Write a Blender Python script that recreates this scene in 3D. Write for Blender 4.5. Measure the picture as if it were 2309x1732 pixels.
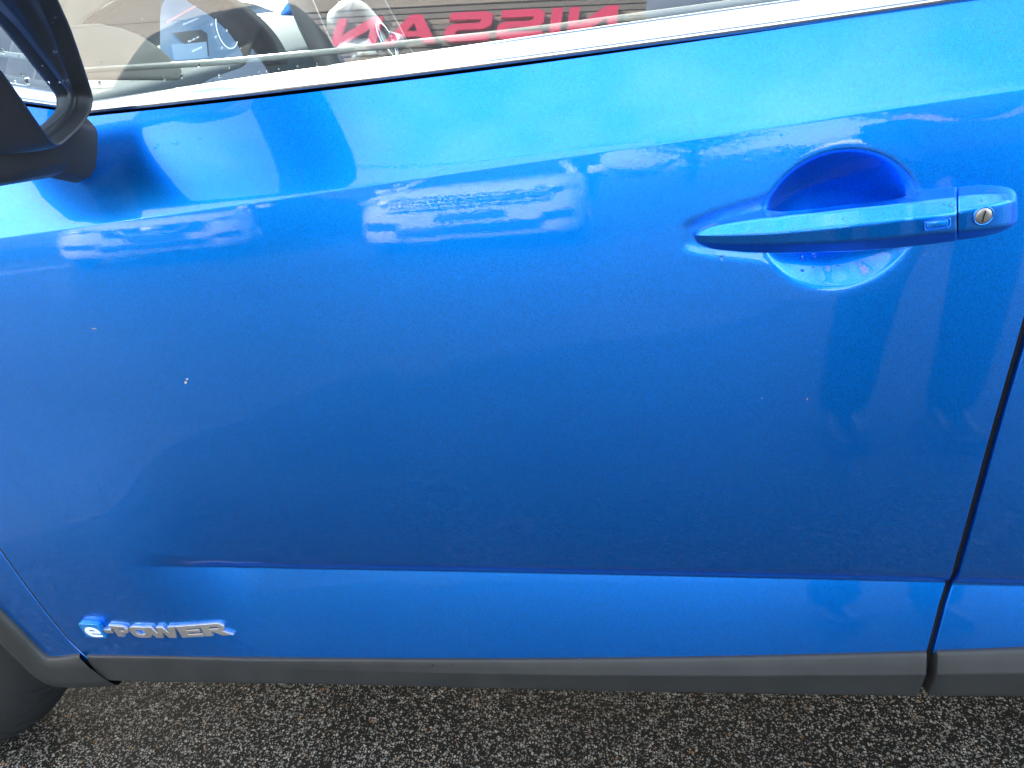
import bpy, bmesh, math, random
import numpy as np
from mathutils import Vector, Matrix

S = bpy.context.scene
for o in list(bpy.data.objects):
    bpy.data.objects.remove(o)
random.seed(7); rng = np.random.default_rng(7)
import math
import numpy as np
# ---- survey of the place: viewpoint and the car's side surface (metres, x to the rear, y into the car, z up)
F_PX = 1680.0
CAM_D, CAM_H, PITCH, YAW, ROLL = 0.62, 1.02, 28.0, 7.0, 4.7
def cam_axes():
    t, p, q = (math.radians(a) for a in (PITCH, YAW, ROLL))
    f = np.array([-math.sin(p)*math.cos(t), math.cos(p)*math.cos(t), -math.sin(t)])
    r0 = np.array([math.cos(p), math.sin(p), 0.0]); u0 = np.cross(r0, f)
    return f, r0*math.cos(q)-u0*math.sin(q), u0*math.cos(q)+r0*math.sin(q)
CF, CR, CU = cam_axes()
CAM = np.array([0.0, -CAM_D, CAM_H])
def ray(px, py):
    return CF + CR*((px-1154.5)/F_PX) - CU*((py-866.0)/F_PX)
def on_plane(px, py, p0, n):
    d = ray(px, py); n = np.asarray(n, float)
    return CAM + d*(np.dot(np.asarray(p0, float)-CAM, n)/np.dot(d, n))
def plan(x):                      # bow of the car's side seen from above
    x = np.asarray(x, float)
    b = 0.042*(x-0.5)**2
    b = b + 0.25*np.clip(-x-1.0, 0, None)**2 + 0.18*np.clip(x-1.3, 0, None)**2
    return b
def on_side(px, py, yoff):        # where a sight line meets the surface y = plan(x) + yoff
    y = yoff
    for _ in range(12):
        p = on_plane(px, py, (0, y, 0), (0, 1, 0))
        y = float(plan(p[0])) + yoff
    return p
K = 2309.0/2212.0
# vertical profile: elevation of the surface normal (deg) along each band
MV = [(0, 8.4), (.02, 7.0), (.07, 5.4), (.14, 4.1), (.3, 3.0), (.5, 1.9), (.7, -.5), (.85, -4), (.94, -8), (.965, -30), (.98, -42), (1.0, -38)]
MS = [(0, 8.4), (.02, 7.0), (.07, 5.4), (.14, 4.1), (.3, 3.0), (.5, 1.9), (.7, .0), (.85, -2.5), (1.0, -4.5)]
UV_ = [(0, 27.0), (.1, 30.0), (.6, 31.0), (1.0, 31.0)]
LV = [(0, 17.0), (.1, 15.0), (.6, 12.0), (1.0, 10.0)]
LS = [(0, -4.5), (.5, -4.0), (1.0, -2.0)]
TT = np.linspace(0, 1, 1001)
def cum(tab):
    a, n = zip(*tab)
    t = np.tan(np.radians(np.interp(TT, a, n)))
    return np.concatenate([[0], np.cumsum((t[1:]+t[:-1])/2*np.diff(TT))])
IM, IMS, IU, IL, ILS = cum(MV), cum(MS), cum(UV_), cum(LV), cum(LS)
def poly(xs, zs):
    xs, zs = np.array(xs), np.array(zs)
    c = np.polyfit(xs, zs, 2)
    return c
def fitline(pts, yoff, deg=2):
    w = np.array([on_side(a*K, b*K, yoff) for a, b in pts])
    return np.polyfit(w[:, 0], w[:, 2], deg)
ZC_ = fitline([(0,515),(250,479),(620,427),(1000,373),(1400,315),(1800,255),(2212,192)], 0.0)
hm = .42
Y_L = -hm*IM[-1]
ZL_ = fitline([(310,1222),(700,1228),(1200,1238),(1600,1246),(2040,1257),(2212,1262)], Y_L, 1)
Y_T = Y_L - .125*IL[-1]
ZT_ = fitline([(190,1412),(500,1419),(850,1422),(1200,1420),(1600,1415),(1990,1408),(2212,1395)], Y_T)
UH = .08
Y_B = UH*IU[-1]
ZB_ = fitline([(210,250),(600,207),(1000,160),(1400,104),(1800,45),(2070,4)], Y_B)
def clampfit(c, x, lo=-.75, hi=.75):
    x = np.asarray(x, float); xx = np.clip(x, lo, hi)
    s = np.polyval(np.polyder(c), xx)
    return np.polyval(c, xx) + s*(x-xx)
zc = lambda x: clampfit(ZC_, x)
zl = lambda x: clampfit(ZL_, x)
zt = lambda x: clampfit(ZT_, x, -.65, .45)*1.0
zb = lambda x: clampfit(ZB_, x)
def fade(x):
    t = np.clip((np.asarray(x, float)+.57)/.17, 0, 1); return t*t*(3-2*t)
def side_y(x, z):
    x = np.asarray(x, float); z = np.asarray(z, float)
    c, l, t, b = zc(x), zl(x), zt(x), zb(x)
    a = fade(x)
    up = (b-c)*np.interp((z-c)/(b-c), TT, IU) + np.clip(z-b, 0, None)*math.tan(math.radians(30))
    v = np.clip((c-z)/(c-l), 0, 1); q = np.clip((l-z)/(l-t), 0, 1.6)
    feat = -(c-l)*np.interp(v, TT, IM)-(l-t)*np.interp(q, TT, IL)
    flat = -(c-l)*np.interp(v, TT, IMS)-(l-t)*np.interp(q, TT, ILS)
    gap = -(c-l)*(IM[-1]-IMS[-1])-(l-t)*(IL[-1]-ILS[-1])      # both meet again along the lower edge
    r = np.clip((c-.45*(c-l)-z)/(c-.45*(c-l)-t), 0, 1)
    mid, low = a*feat+(1-a)*(flat+gap*r*r*(3-2*r)), 0.0
    return plan(x) + np.where(z > c, up, mid+low)
def side_hit(px, py, off=0.0):    # sight line against the side surface moved out by off
    y = 0.0
    for _ in range(30):
        p = on_plane(px, py, (0, y, 0), (0, 1, 0))
        y = .5*y + .5*(float(side_y(p[0], p[2]))-off)
    return on_plane(px, py, (0, y, 0), (0, 1, 0))

TRACE = dict(l=[(60,1219),(180,1220),(310,1222),(700,1228),(1200,1238),(1600,1246),(2040,1257),(2212,1262)], t=[(182,1413),(500,1419),(850,1422),(1200,1420),(1600,1415),(1990,1408),(2212,1396)],
             b=[(210,250),(600,207),(1000,160),(1400,104),(1800,45),(2070,4)], c=[(0,515),(250,479),(620,427),(1000,373),(1400,315),(1800,255),(2212,192)])
def dense(v, n=24):
    v = np.array(v, float); c = np.polyfit(v[:, 0], v[:, 1], 3); x = np.linspace(v[0, 0], v[-1, 0], n); return list(zip(x, np.polyval(c, x)))
ZT_TAB = ZL_TAB = None
def zt(x):
    x = np.asarray(x, float)
    if ZT_TAB is None: return clampfit(ZT_, x, -.65, .45)
    a, b = ZT_TAB; r = np.interp(x, a, b)
    s0, s1 = (b[2]-b[0])/(a[2]-a[0]), (b[-1]-b[-3])/(a[-1]-a[-3])
    return r+np.where(x < a[0], (x-a[0])*s0*.5, 0)+np.where(x > a[-1], (x-a[-1])*s1*.3, 0)
def zl(x):
    x = np.asarray(x, float)
    if ZL_TAB is None: return clampfit(ZL_, x)
    a, b = ZL_TAB; r = np.interp(x, a, b); s0, s1 = (b[3]-b[0])/(a[3]-a[0]), (b[-1]-b[-4])/(a[-1]-a[-4])
    return r+np.where(x < a[0], (x-a[0])*s0, 0)+np.where(x > a[-1], (x-a[-1])*s1, 0)
for _i in range(6):               # settle the feature lines on the finished surface
    w = {k: np.array([side_hit(a*K, b*K) for a, b in (dense(v) if k in 'tl' else v)]) for k, v in TRACE.items()}
    ZC_ = np.polyfit(w['c'][:, 0], w['c'][:, 2], 2); ZB_ = np.polyfit(w['b'][:, 0], w['b'][:, 2], 2)
    ZL_TAB = (w['l'][:, 0], w['l'][:, 2]); ZT_TAB = (w['t'][:, 0], w['t'][:, 2])

# ------------------------------------------------------------------ camera, sky, sun, exposure
cam_d = bpy.data.cameras.new("camera"); cam = bpy.data.objects.new("camera", cam_d); S.collection.objects.link(cam)
cam_d.sensor_fit = 'HORIZONTAL'; cam_d.sensor_width = 36.0; cam_d.lens = 36.0*F_PX/2309.0
cam_d.clip_start = 0.01; cam_d.clip_end = 2000.0
M = Matrix((tuple(CR)+(0,), tuple(CU)+(0,), tuple(-CF)+(0,), (0, 0, 0, 1))).transposed()
M.translation = Vector(CAM); cam.matrix_world = M
S.camera = cam
SUN_EL, SUN_AZ = 21.0, -24.0            # azimuth from +Y (behind the car), negative towards the car's nose
W = bpy.data.worlds.new("World"); S.world = W; W.use_nodes = True
nt = W.node_tree; nt.nodes.clear()
def N(tree, typ, **kw):
    n = tree.nodes.new(typ)
    for k, v in kw.items():
        if k.startswith('_'): setattr(n, k[1:], v)
        else:
            key = int(k[1:]) if k[0] == 'i' and k[1:].isdigit() else k.replace('__', ' ')
            n.inputs[key].default_value = v
    return n
def L(tree, a, b): tree.links.new(a, b)
sky = N(nt, 'ShaderNodeTexSky', _sky_type='NISHITA', _sun_disc=False, _sun_elevation=math.radians(SUN_EL),
        _sun_rotation=math.radians(SUN_AZ), _altitude=120.0, _air_density=1.0, _dust_density=1.6, _ozone_density=1.0)
tc = N(nt, 'ShaderNodeTexCoord')
mp = N(nt, 'ShaderNodeMapping'); mp.inputs['Scale'].default_value = (1.6, 1.6, 3.2); mp.inputs['Location'].default_value = (.4, .1, .7)
cn = N(nt, 'ShaderNodeTexNoise', Scale=1.3, Detail=6.0, Roughness=.5, Distortion=.25)
cr = N(nt, 'ShaderNodeValToRGB'); cr.color_ramp.elements[0].position = .42; cr.color_ramp.elements[1].position = .88
cr.color_ramp.elements[0].color = (.07, .07, .07, 1)
cl = N(nt, 'ShaderNodeMix', _data_type='RGBA'); cl.inputs[7].default_value = (8.8, 9.7, 10.6, 1)
L(nt, tc.outputs['Generated'], mp.inputs['Vector']); L(nt, mp.outputs[0], cn.inputs['Vector'])
L(nt, cn.outputs[0], cr.inputs[0]); L(nt, cr.outputs[0], cl.inputs[0]); L(nt, sky.outputs[0], cl.inputs[6])
bg = N(nt, 'ShaderNodeBackground', Strength=.15); wo = N(nt, 'ShaderNodeOutputWorld')
L(nt, cl.outputs[2], bg.inputs[0]); L(nt, bg.outputs[0], wo.inputs[0])
sl = bpy.data.lights.new("sun", 'SUN'); sl.energy = 3.3; sl.angle = math.radians(.53); sl.color = (1, .93, .84)
sun = bpy.data.objects.new("sun", sl); S.collection.objects.link(sun)
sd = Vector((math.sin(math.radians(SUN_AZ))*math.cos(math.radians(SUN_EL)), math.cos(math.radians(SUN_AZ))*math.cos(math.radians(SUN_EL)), math.sin(math.radians(SUN_EL))))
sun.rotation_euler = sd.to_track_quat('Z', 'Y').to_euler(); sun.location = (0, 0, 30)
vs = S.view_settings; S.display_settings.display_device = 'sRGB'
vs.view_transform = 'Standard'; vs.look = 'None'; vs.gamma = 1.0; vs.exposure = 2.6; vs.use_curve_mapping = False
S.render.engine = 'CYCLES'; S.cycles.max_bounces = 10; S.cycles.transparent_max_bounces = 16
S.cycles.caustics_reflective = False; S.cycles.caustics_refractive = False
S.cycles.use_denoising = True
try: S.cycles.denoiser = 'OPENIMAGEDENOISE'
except Exception: pass

# ------------------------------------------------------------------ materials
def mat(name, col, rough=.5, metal=0.0, **kw):
    m = bpy.data.materials.new(name); m.use_nodes = True
    b = m.node_tree.nodes['Principled BSDF']
    b.inputs['Base Color'].default_value = (*col, 1); b.inputs['Roughness'].default_value = rough; b.inputs['Metallic'].default_value = metal
    for k, v in kw.items(): b.inputs[k.replace('__', ' ')].default_value = v
    return m
def bump(m, scale, strength, dist=.001, detail=2.0, target='Normal', rough_var=0.0, space='Object'):
    t = m.node_tree; b = t.nodes['Principled BSDF']
    co = N(t, 'ShaderNodeTexCoord'); n = N(t, 'ShaderNodeTexNoise', Scale=scale, Detail=detail)
    bp = N(t, 'ShaderNodeBump', Strength=strength, Distance=dist)
    L(t, co.outputs[space], n.inputs['Vector']); L(t, n.outputs[0], bp.inputs['Height']); L(t, bp.outputs[0], b.inputs[target])
    if rough_var:
        mr = N(t, 'ShaderNodeMapRange'); r0 = b.inputs['Roughness'].default_value
        mr.inputs['To Min'].default_value = max(0, r0-rough_var); mr.inputs['To Max'].default_value = r0+rough_var
        L(t, n.outputs[0], mr.inputs['Value']); L(t, mr.outputs[0], b.inputs['Roughness'])
    return m
# metallic blue paint: flakes under a clear coat with a little orange peel and a thin dust film
paint = mat('blue_metallic_paint', (.0004, .228, .92), .36, .95, Coat__Weight=1.0, Coat__Roughness=.008, Coat__IOR=1.48)
def dress_paint(m, base):
    t = m.node_tree; b = t.nodes['Principled BSDF']; co = N(t, 'ShaderNodeTexCoord')
    v = N(t, 'ShaderNodeTexVoronoi', Scale=1500.0); L(t, co.outputs['Object'], v.inputs['Vector'])
    sep = N(t, 'ShaderNodeSeparateColor'); L(t, v.outputs['Color'], sep.inputs[0])
    mr = N(t, 'ShaderNodeMapRange'); mr.inputs['To Min'].default_value = .78; mr.inputs['To Max'].default_value = 1.25
    L(t, sep.outputs[0], mr.inputs['Value'])
    mx = N(t, 'ShaderNodeMix', _data_type='RGBA', _blend_type='MULTIPLY'); mx.inputs[0].default_value = 1.0
    mx.inputs[6].default_value = (*base, 1); L(t, mr.outputs[0], mx.inputs[7])
    # dust specks, sparse
    v2 = N(t, 'ShaderNodeTexVoronoi', Scale=270.0); L(t, co.outputs['Object'], v2.inputs['Vector'])
    n2 = N(t, 'ShaderNodeTexNoise', Scale=9.0, Detail=3.0); L(t, co.outputs['Object'], n2.inputs['Vector'])
    sp = N(t, 'ShaderNodeMapRange'); sp.inputs['From Min'].default_value = .16; sp.inputs['From Max'].default_value = .04
    L(t, v2.outputs['Distance'], sp.inputs['Value'])
    s2 = N(t, 'ShaderNodeSeparateColor'); L(t, v2.outputs['Color'], s2.inputs[0])
    gt = N(t, 'ShaderNodeMath', _operation='GREATER_THAN'); gt.inputs[1].default_value = .6; L(t, s2.outputs[1], gt.inputs[0])
    m1 = N(t, 'ShaderNodeMath', _operation='MULTIPLY'); L(t, sp.outputs[0], m1.inputs[0]); L(t, gt.outputs[0], m1.inputs[1])
    nr = N(t, 'ShaderNodeMapRange'); nr.inputs['From Min'].default_value = .4; nr.inputs['From Max'].default_value = .7; nr.inputs['To Max'].default_value = .34
    L(t, n2.outputs[0], nr.inputs['Value'])
    m2 = N(t, 'ShaderNodeMath', _operation='MULTIPLY'); L(t, m1.outputs[0], m2.inputs[0]); L(t, nr.outputs[0], m2.inputs[1])
    mx2 = N(t, 'ShaderNodeMix', _data_type='RGBA'); mx2.inputs[7].default_value = (.30, .38, .5, 1)
    L(t, m2.outputs[0], mx2.inputs[0]); L(t, mx.outputs[2], mx2.inputs[6]); L(t, mx2.outputs[2], b.inputs['Base Color'])
    n = N(t, 'ShaderNodeTexNoise', Scale=420.0, Detail=1.0); n3 = N(t, 'ShaderNodeTexNoise', Scale=26.0, Detail=1.0)
    for q in (n, n3): L(t, co.outputs['Object'], q.inputs['Vector'])
    bp = N(t, 'ShaderNodeBump', Strength=.015, Distance=.0008); L(t, n.outputs[0], bp.inputs['Height'])
    bp2 = N(t, 'ShaderNodeBump', Strength=.02, Distance=.003); L(t, n3.outputs[0], bp2.inputs['Height']); L(t, bp.outputs[0], bp2.inputs['Normal'])
    L(t, bp2.outputs[0], b.inputs['Coat Normal'])
dress_paint(paint, (.0004, .228, .92))
chrome = bump(mat('bright_trim_metal', (.9, .9, .91), .15, 1.0), 60, .02, .002)
plastic = bump(mat('grained_black_plastic', (.036, .038, .037), .52), 2600, .35, .0004, 3.0, rough_var=.08)
trim_plastic = bump(mat('grained_grey_black_plastic', (.040, .043, .042), .5), 2200, .25, .0004, 3.0, rough_var=.1)
gloss_black = bump(mat('gloss_black_plastic', (.012, .012, .014), .14, 0.0, Coat__Weight=.4), 300, .04, .0006)
bezel_mat = bump(mat('satin_black_plastic', (.034, .036, .040), .44), 1500, .12, .0004, rough_var=.06)
rubber = bump(mat('tyre_rubber', (.014, .015, .016), .55, Specular__IOR__Level=.35), 300, .35, .0008, 4.0, rough_var=.12)
seal_mat = bump(mat('seal_rubber', (.016, .017, .017), .5), 500, .2, .0005)
void_mat = mat('dark_underbody', (.008, .008, .008), .9)
cream = bump(mat('cream_interior_panel', (.74, .72, .60), .7, Specular__IOR__Level=.15), 90, .1, .001, rough_var=.08)
pad = bump(mat('dark_soft_pad', (.016, .024, .026), .7, Specular__IOR__Level=.15), 700, .25, .0005, rough_var=.08)
teal = bump(mat('blue_grey_dashboard', (.045, .085, .10), .75, Specular__IOR__Level=.12), 500, .2, .0005, rough_var=.08)
seat_mat = bump(mat('grey_seat_cloth', (.07, .075, .08), .8), 350, .4, .001)
alu = bump(mat('silver_alloy', (.55, .56, .58), .28, .9), 80, .05, .001)
mirror_mat = mat('mirror_silver', (.86, .9, .92), .015, 1.0)
badge_metal = mat('badge_chrome', (.60, .56, .53), .30, .8)
badge_blue = mat('badge_blue_lacquer', (.01, .23, .62), .2, .3, Coat__Weight=1.0, Coat__Roughness=.03)
white_enamel = bump(mat('white_enamel', (.82, .83, .84), .3, 0, Coat__Weight=.5), 200, .03, .0005)
white_car = bump(mat('white_car_paint', (.80, .81, .82), .3, 0, Coat__Weight=1.0, Coat__Roughness=.03), 40, .02, .002)
lamp_glass = mat('headlamp_lens', (.35, .38, .4), .06, .2, Coat__Weight=1.0)
cladding = bump(mat('beige_metal_cladding', (.36, .33, .28), .5, .0), 3, .06, .01, rough_var=.08)
cladding_dark = bump(mat('grey_louvre_metal', (.23, .215, .195), .5), 6, .05, .01, rough_var=.08)
gap_mat = mat('shadow_gap', (.02, .02, .02), .9)
red_sign = bump(mat('red_sign_face', (.9, .045, .17), .35), 30, .03, .002)
denim = bump(mat('dark_denim', (.009, .011, .016), .85), 260, .4, .002)
jacket = bump(mat('dark_grey_jacket', (.05, .052, .058), .75), 120, .4, .003)
skin = bump(mat('skin', (.5, .3, .21), .5, 0, Subsurface__Weight=.1), 120, .15, .001)
hair_m = bump(mat('brown_hair', (.045, .028, .018), .5), 160, .6, .003)
shoe_m = bump(mat('black_leather', (.02, .02, .022), .35), 90, .15, .002)
sole_m = mat('dark_rubber_sole', (.04, .04, .042), .6)
bark = bump(mat('bark', (.09, .065, .045), .85), 22, .8, .02, 5.0)
leaf = bump(mat('dull_green_leaf', (.055, .085, .025), .55), 8, .2, .01)
def colour_noise(m, c1, c2, scale, detail=3.0):
    t = m.node_tree; b = t.nodes['Principled BSDF']; co = N(t, 'ShaderNodeTexCoord'); n = N(t, 'ShaderNodeTexNoise', Scale=scale, Detail=detail)
    r = N(t, 'ShaderNodeValToRGB'); r.color_ramp.elements[0].position = .35; r.color_ramp.elements[1].position = .65
    r.color_ramp.elements[0].color = (*c1, 1); r.color_ramp.elements[1].color = (*c2, 1)
    L(t, co.outputs['Object'], n.inputs['Vector']); L(t, n.outputs[0], r.inputs[0]); L(t, r.outputs[0], b.inputs['Base Color'])
colour_noise(leaf, (.035, .06, .018), (.085, .11, .035), 1.3)
colour_noise(cladding, (.34, .31, .265), (.39, .355, .30), .8, 5)
colour_noise(trim_plastic, (.023, .025, .025), (.030, .032, .032), 30, 5)
# window pane: clear with a pale film put in for haze, Fresnel reflection on top
pane = bpy.data.materials.new('window_pane'); pane.use_nodes = True; pt = pane.node_tree; pt.nodes.clear()
fr = N(pt, 'ShaderNodeFresnel', IOR=1.62); gl = N(pt, 'ShaderNodeBsdfGlossy', Roughness=.0); gl.inputs[0].default_value = (1, 1, 1, 1)
tr = N(pt, 'ShaderNodeBsdfTransparent'); tr.inputs[0].default_value = (.80, .87, .86, 1)
ml = N(pt, 'ShaderNodeMath', _operation='MULTIPLY'); ml.inputs[1].default_value = 1.55; ml.use_clamp = True
mxp = N(pt, 'ShaderNodeMixShader'); po = N(pt, 'ShaderNodeOutputMaterial')
L(pt, fr.outputs[0], ml.inputs[0]); film = N(pt, 'ShaderNodeBsdfDiffuse'); film.inputs[0].default_value = (.7, .7, .68, 1); fm = N(pt, 'ShaderNodeMixShader'); fm.inputs[0].default_value = .055
L(pt, tr.outputs[0], fm.inputs[1]); L(pt, film.outputs[0], fm.inputs[2]); L(pt, ml.outputs[0], mxp.inputs[0]); L(pt, fm.outputs[0], mxp.inputs[1]); L(pt, gl.outputs[0], mxp.inputs[2]); L(pt, mxp.outputs[0], po.inputs[0])
water = mat('water', (1, 1, 1), .0, 0, IOR=1.33, Transmission__Weight=1.0)
def emit(name, col, s):
    m = mat(name, col, .3); b = m.node_tree.nodes['Principled BSDF']
    b.inputs['Emission Color'].default_value = (*col, 1); b.inputs['Emission Strength'].default_value = s; return m
screen_m = emit('lit_screen', (.07, .15, .27), .33)
screen_dk = emit('lit_screen_dark', (.02, .03, .05), .25)
glyph_m = emit('screen_glyph', (.7, .8, .9), .4)
glyph_red = emit('screen_red', (.7, .25, .28), .3)
# asphalt
asphalt = bpy.data.materials.new('asphalt'); asphalt.use_nodes = True
def make_asphalt(m):
    t = m.node_tree; b = t.nodes['Principled BSDF']; co = N(t, 'ShaderNodeTexCoord')
    wn = N(t, 'ShaderNodeTexNoise', Scale=300.0, Detail=2.0); L(t, co.outputs['Object'], wn.inputs['Vector'])
    vm = N(t, 'ShaderNodeVectorMath', _operation='MULTIPLY_ADD'); vm.inputs[1].default_value = (.0035, .0035, .0)
    L(t, wn.outputs['Color'], vm.inputs[0]); L(t, co.outputs['Object'], vm.inputs[2])
    big = N(t, 'ShaderNodeTexNoise', Scale=2.2, Detail=4.0); L(t, co.outputs['Object'], big.inputs['Vector'])
    def layer(scale, keep, lo, hi):
        d = N(t, 'ShaderNodeTexVoronoi', Scale=scale, _feature='DISTANCE_TO_EDGE', _voronoi_dimensions='2D')
        c = N(t, 'ShaderNodeTexVoronoi', Scale=scale, _voronoi_dimensions='2D')
        for q in (d, c): L(t, vm.outputs[0], q.inputs['Vector'])
        s = N(t, 'ShaderNodeSeparateColor'); L(t, c.outputs['Color'], s.inputs[0])
        thr = N(t, 'ShaderNodeMapRange'); thr.inputs['To Min'].default_value = lo; thr.inputs['To Max'].default_value = hi; L(t, s.outputs[2], thr.inputs['Value'])
        df = N(t, 'ShaderNodeMath', _operation='SUBTRACT'); L(t, d.outputs['Distance'], df.inputs[0]); L(t, thr.outputs[0], df.inputs[1])
        e = N(t, 'ShaderNodeMapRange'); e.inputs['From Min'].default_value = 0; e.inputs['From Max'].default_value = .05; L(t, df.outputs[0], e.inputs['Value'])
        k = N(t, 'ShaderNodeMath', _operation='LESS_THAN'); k.inputs[1].default_value = keep; L(t, s.outputs[0], k.inputs[0])
        mm = N(t, 'ShaderNodeMath', _operation='MULTIPLY'); L(t, e.outputs[0], mm.inputs[0]); L(t, k.outputs[0], mm.inputs[1])
        r = N(t, 'ShaderNodeValToRGB'); el = r.color_ramp.elements
        el[0].position = 0; el[0].color = (.15, .145, .13, 1); el[1].position = .92; el[1].color = (.52, .49, .43, 1)
        for p, q in ((.3, (.26, .255, .23, 1)), (.65, (.38, .355, .31, 1)), (.95, (.30, .19, .10, 1)), (.985, (.38, .20, .09, 1))):
            x = el.new(p); x.color = q
        L(t, s.outputs[1], r.inputs[0])
        return mm, r
    a, ca = layer(205.0, .38, .10, .26); c, cc = layer(410.0, .29, .08, .24)
    m1 = N(t, 'ShaderNodeMix', _data_type='RGBA'); m1.inputs[6].default_value = (.011, .0115, .0098, 1)
    L(t, c.outputs[0], m1.inputs[0]); L(t, cc.outputs[0], m1.inputs[7])
    m2 = N(t, 'ShaderNodeMix', _data_type='RGBA'); L(t, a.outputs[0], m2.inputs[0]); L(t, m1.outputs[2], m2.inputs[6]); L(t, ca.outputs[0], m2.inputs[7])
    br = N(t, 'ShaderNodeMapRange'); br.inputs['From Min'].default_value = .3; br.inputs['From Max'].default_value = .7; br.inputs['To Min'].default_value = .75; br.inputs['To Max'].default_value = 1.15
    L(t, big.outputs[0], br.inputs['Value'])
    m3 = N(t, 'ShaderNodeMix', _data_type='RGBA', _blend_type='MULTIPLY'); m3.inputs[0].default_value = 1.0; L(t, m2.outputs[2], m3.inputs[6]); L(t, br.outputs[0], m3.inputs[7])
    L(t, m3.outputs[2], b.inputs['Base Color'])
    mxh = N(t, 'ShaderNodeMath', _operation='MAXIMUM'); L(t, a.outputs[0], mxh.inputs[0]); L(t, c.outputs[0], mxh.inputs[1])
    fn = N(t, 'ShaderNodeTexNoise', Scale=900.0, Detail=3.0); L(t, co.outputs['Object'], fn.inputs['Vector'])
    ad = N(t, 'ShaderNodeMath', _operation='MULTIPLY_ADD'); ad.inputs[1].default_value = .5; L(t, fn.outputs[0], ad.inputs[0]); L(t, mxh.outputs[0], ad.inputs[2])
    bp = N(t, 'ShaderNodeBump', Strength=.8, Distance=.0016); L(t, ad.outputs[0], bp.inputs['Height']); L(t, bp.outputs[0], b.inputs['Normal'])
    b.inputs['Roughness'].default_value = .55; b.inputs['Specular IOR Level'].default_value = .14
make_asphalt(asphalt)
line_paint = bump(mat('worn_white_line_paint', (.62, .62, .6), .7), 400, .5, .001, 4)

# ------------------------------------------------------------------ mesh helpers
def tag(o, label=None, cat=None, group=None, kind=None):
    if label: o['label'] = label
    if cat: o['category'] = cat
    if group: o['group'] = group
    if kind: o['kind'] = kind
    return o
def link(o, parent=None):
    S.collection.objects.link(o)
    if parent is not None: o.parent = parent
    return o
def empty(name, loc=(0, 0, 0), rz=0, **kw):
    o = bpy.data.objects.new(name, None); link(o); o.location = loc; o.rotation_euler = (0, 0, rz); o.empty_display_size = .1
    return tag(o, **kw)
def mk(name, v, f, m, parent=None, smooth=True, **kw):
    me = bpy.data.meshes.new(name); me.from_pydata([tuple(map(float, p)) for p in v], [], [tuple(int(i) for i in q) for q in f]); me.update()
    if smooth:
        me.polygons.foreach_set('use_smooth', [True]*len(me.polygons))
    me.materials.append(m)
    return tag(link(bpy.data.objects.new(name, me), parent), **kw)
def local(parent, v):               # world points into a parent's frame (parents are unscaled)
    return v
def grid_faces(nr, nc, flip=False, off=0, wrap=False):
    f = []
    for r in range(nr-1):
        for c in range(nc-1 if not wrap else nc):
            a, b = r*nc+c+off, r*nc+(c+1) % nc+off
            q = (a, b, b+nc, a+nc)
            f.append(q[::-1] if flip else q)
    return f
def big_grid(name, P, m, parent=None, flip=False, **kw):     # P: rows x cols x 3
    nr, nc = P.shape[:2]
    me = bpy.data.meshes.new(name)
    i = np.arange(nr*nc).reshape(nr, nc)
    q = np.stack([i[:-1, :-1], i[:-1, 1:], i[1:, 1:], i[1:, :-1]], -1).reshape(-1, 4)
    if flip: q = q[:, ::-1]
    me.vertices.add(nr*nc); me.vertices.foreach_set('co', P.reshape(-1).astype(np.float32))
    me.loops.add(q.size); me.loops.foreach_set('vertex_index', q.reshape(-1).astype(np.int32))
    me.polygons.add(len(q)); me.polygons.foreach_set('loop_start', np.arange(0, q.size, 4, dtype=np.int32))
    me.polygons.foreach_set('use_smooth', np.ones(len(q), bool))
    me.update(calc_edges=True); me.validate(); me.materials.append(m)
    return tag(link(bpy.data.objects.new(name, me), parent), **kw)
def box_geo(x0, x1, y0, y1, z0, z1):
    v = [(x, y, z) for x in (x0, x1) for y in (y0, y1) for z in (z0, z1)]
    return v, [(0, 1, 3, 2), (4, 6, 7, 5), (0, 4, 5, 1), (2, 3, 7, 6), (0, 2, 6, 4), (1, 5, 7, 3)]
def bevel_mesh(o, w, seg=2, ang=35):
    bm = bmesh.new(); bm.from_mesh(o.data)
    bmesh.ops.recalc_face_normals(bm, faces=bm.faces)
    e = [x for x in bm.edges if len(x.link_faces) == 2 and x.calc_face_angle(0) > math.radians(ang)]
    if e: bmesh.ops.bevel(bm, geom=e, offset=w, segments=seg, profile=.6, affect='EDGES', clamp_overlap=True)
    bm.to_mesh(o.data); bm.free()
    o.data.polygons.foreach_set('use_smooth', [True]*len(o.data.polygons))
    return o
def box(name, x0, x1, y0, y1, z0, z1, m, parent=None, bev=0.0, seg=2, **kw):
    v, f = box_geo(x0, x1, y0, y1, z0, z1)
    o = mk(name, v, f, m, parent, smooth=False, **kw)
    if bev: bevel_mesh(o, bev, seg)
    return o
def boxes(name, bs, m, parent=None, bev=0.0, **kw):
    V, Fc = [], []
    for b in bs:
        v, f = box_geo(*b); n = len(V); V += v; Fc += [tuple(i+n for i in q) for q in f]
    o = mk(name, V, Fc, m, parent, smooth=False, **kw)
    if bev: bevel_mesh(o, bev, 1)
    return o
def loft(name, rings, m, parent=None, closed=True, cap0=True, cap1=True, flip=False, smooth=True, **kw):
    nc = len(rings[0]); V = [p for r in rings for p in r]
    F = grid_faces(len(rings), nc, flip, 0, closed)
    if cap0: F.append(tuple(range(nc)) if flip else tuple(range(nc))[::-1])
    if cap1:
        q = tuple(range((len(rings)-1)*nc, len(rings)*nc)); F.append(q[::-1] if flip else q)
    o = mk(name, V, F, m, parent, smooth, **kw)
    bm = bmesh.new(); bm.from_mesh(o.data); bmesh.ops.recalc_face_normals(bm, faces=bm.faces); bm.to_mesh(o.data); bm.free()
    if smooth: o.data.polygons.foreach_set('use_smooth', [True]*len(o.data.polygons))
    return o
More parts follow.
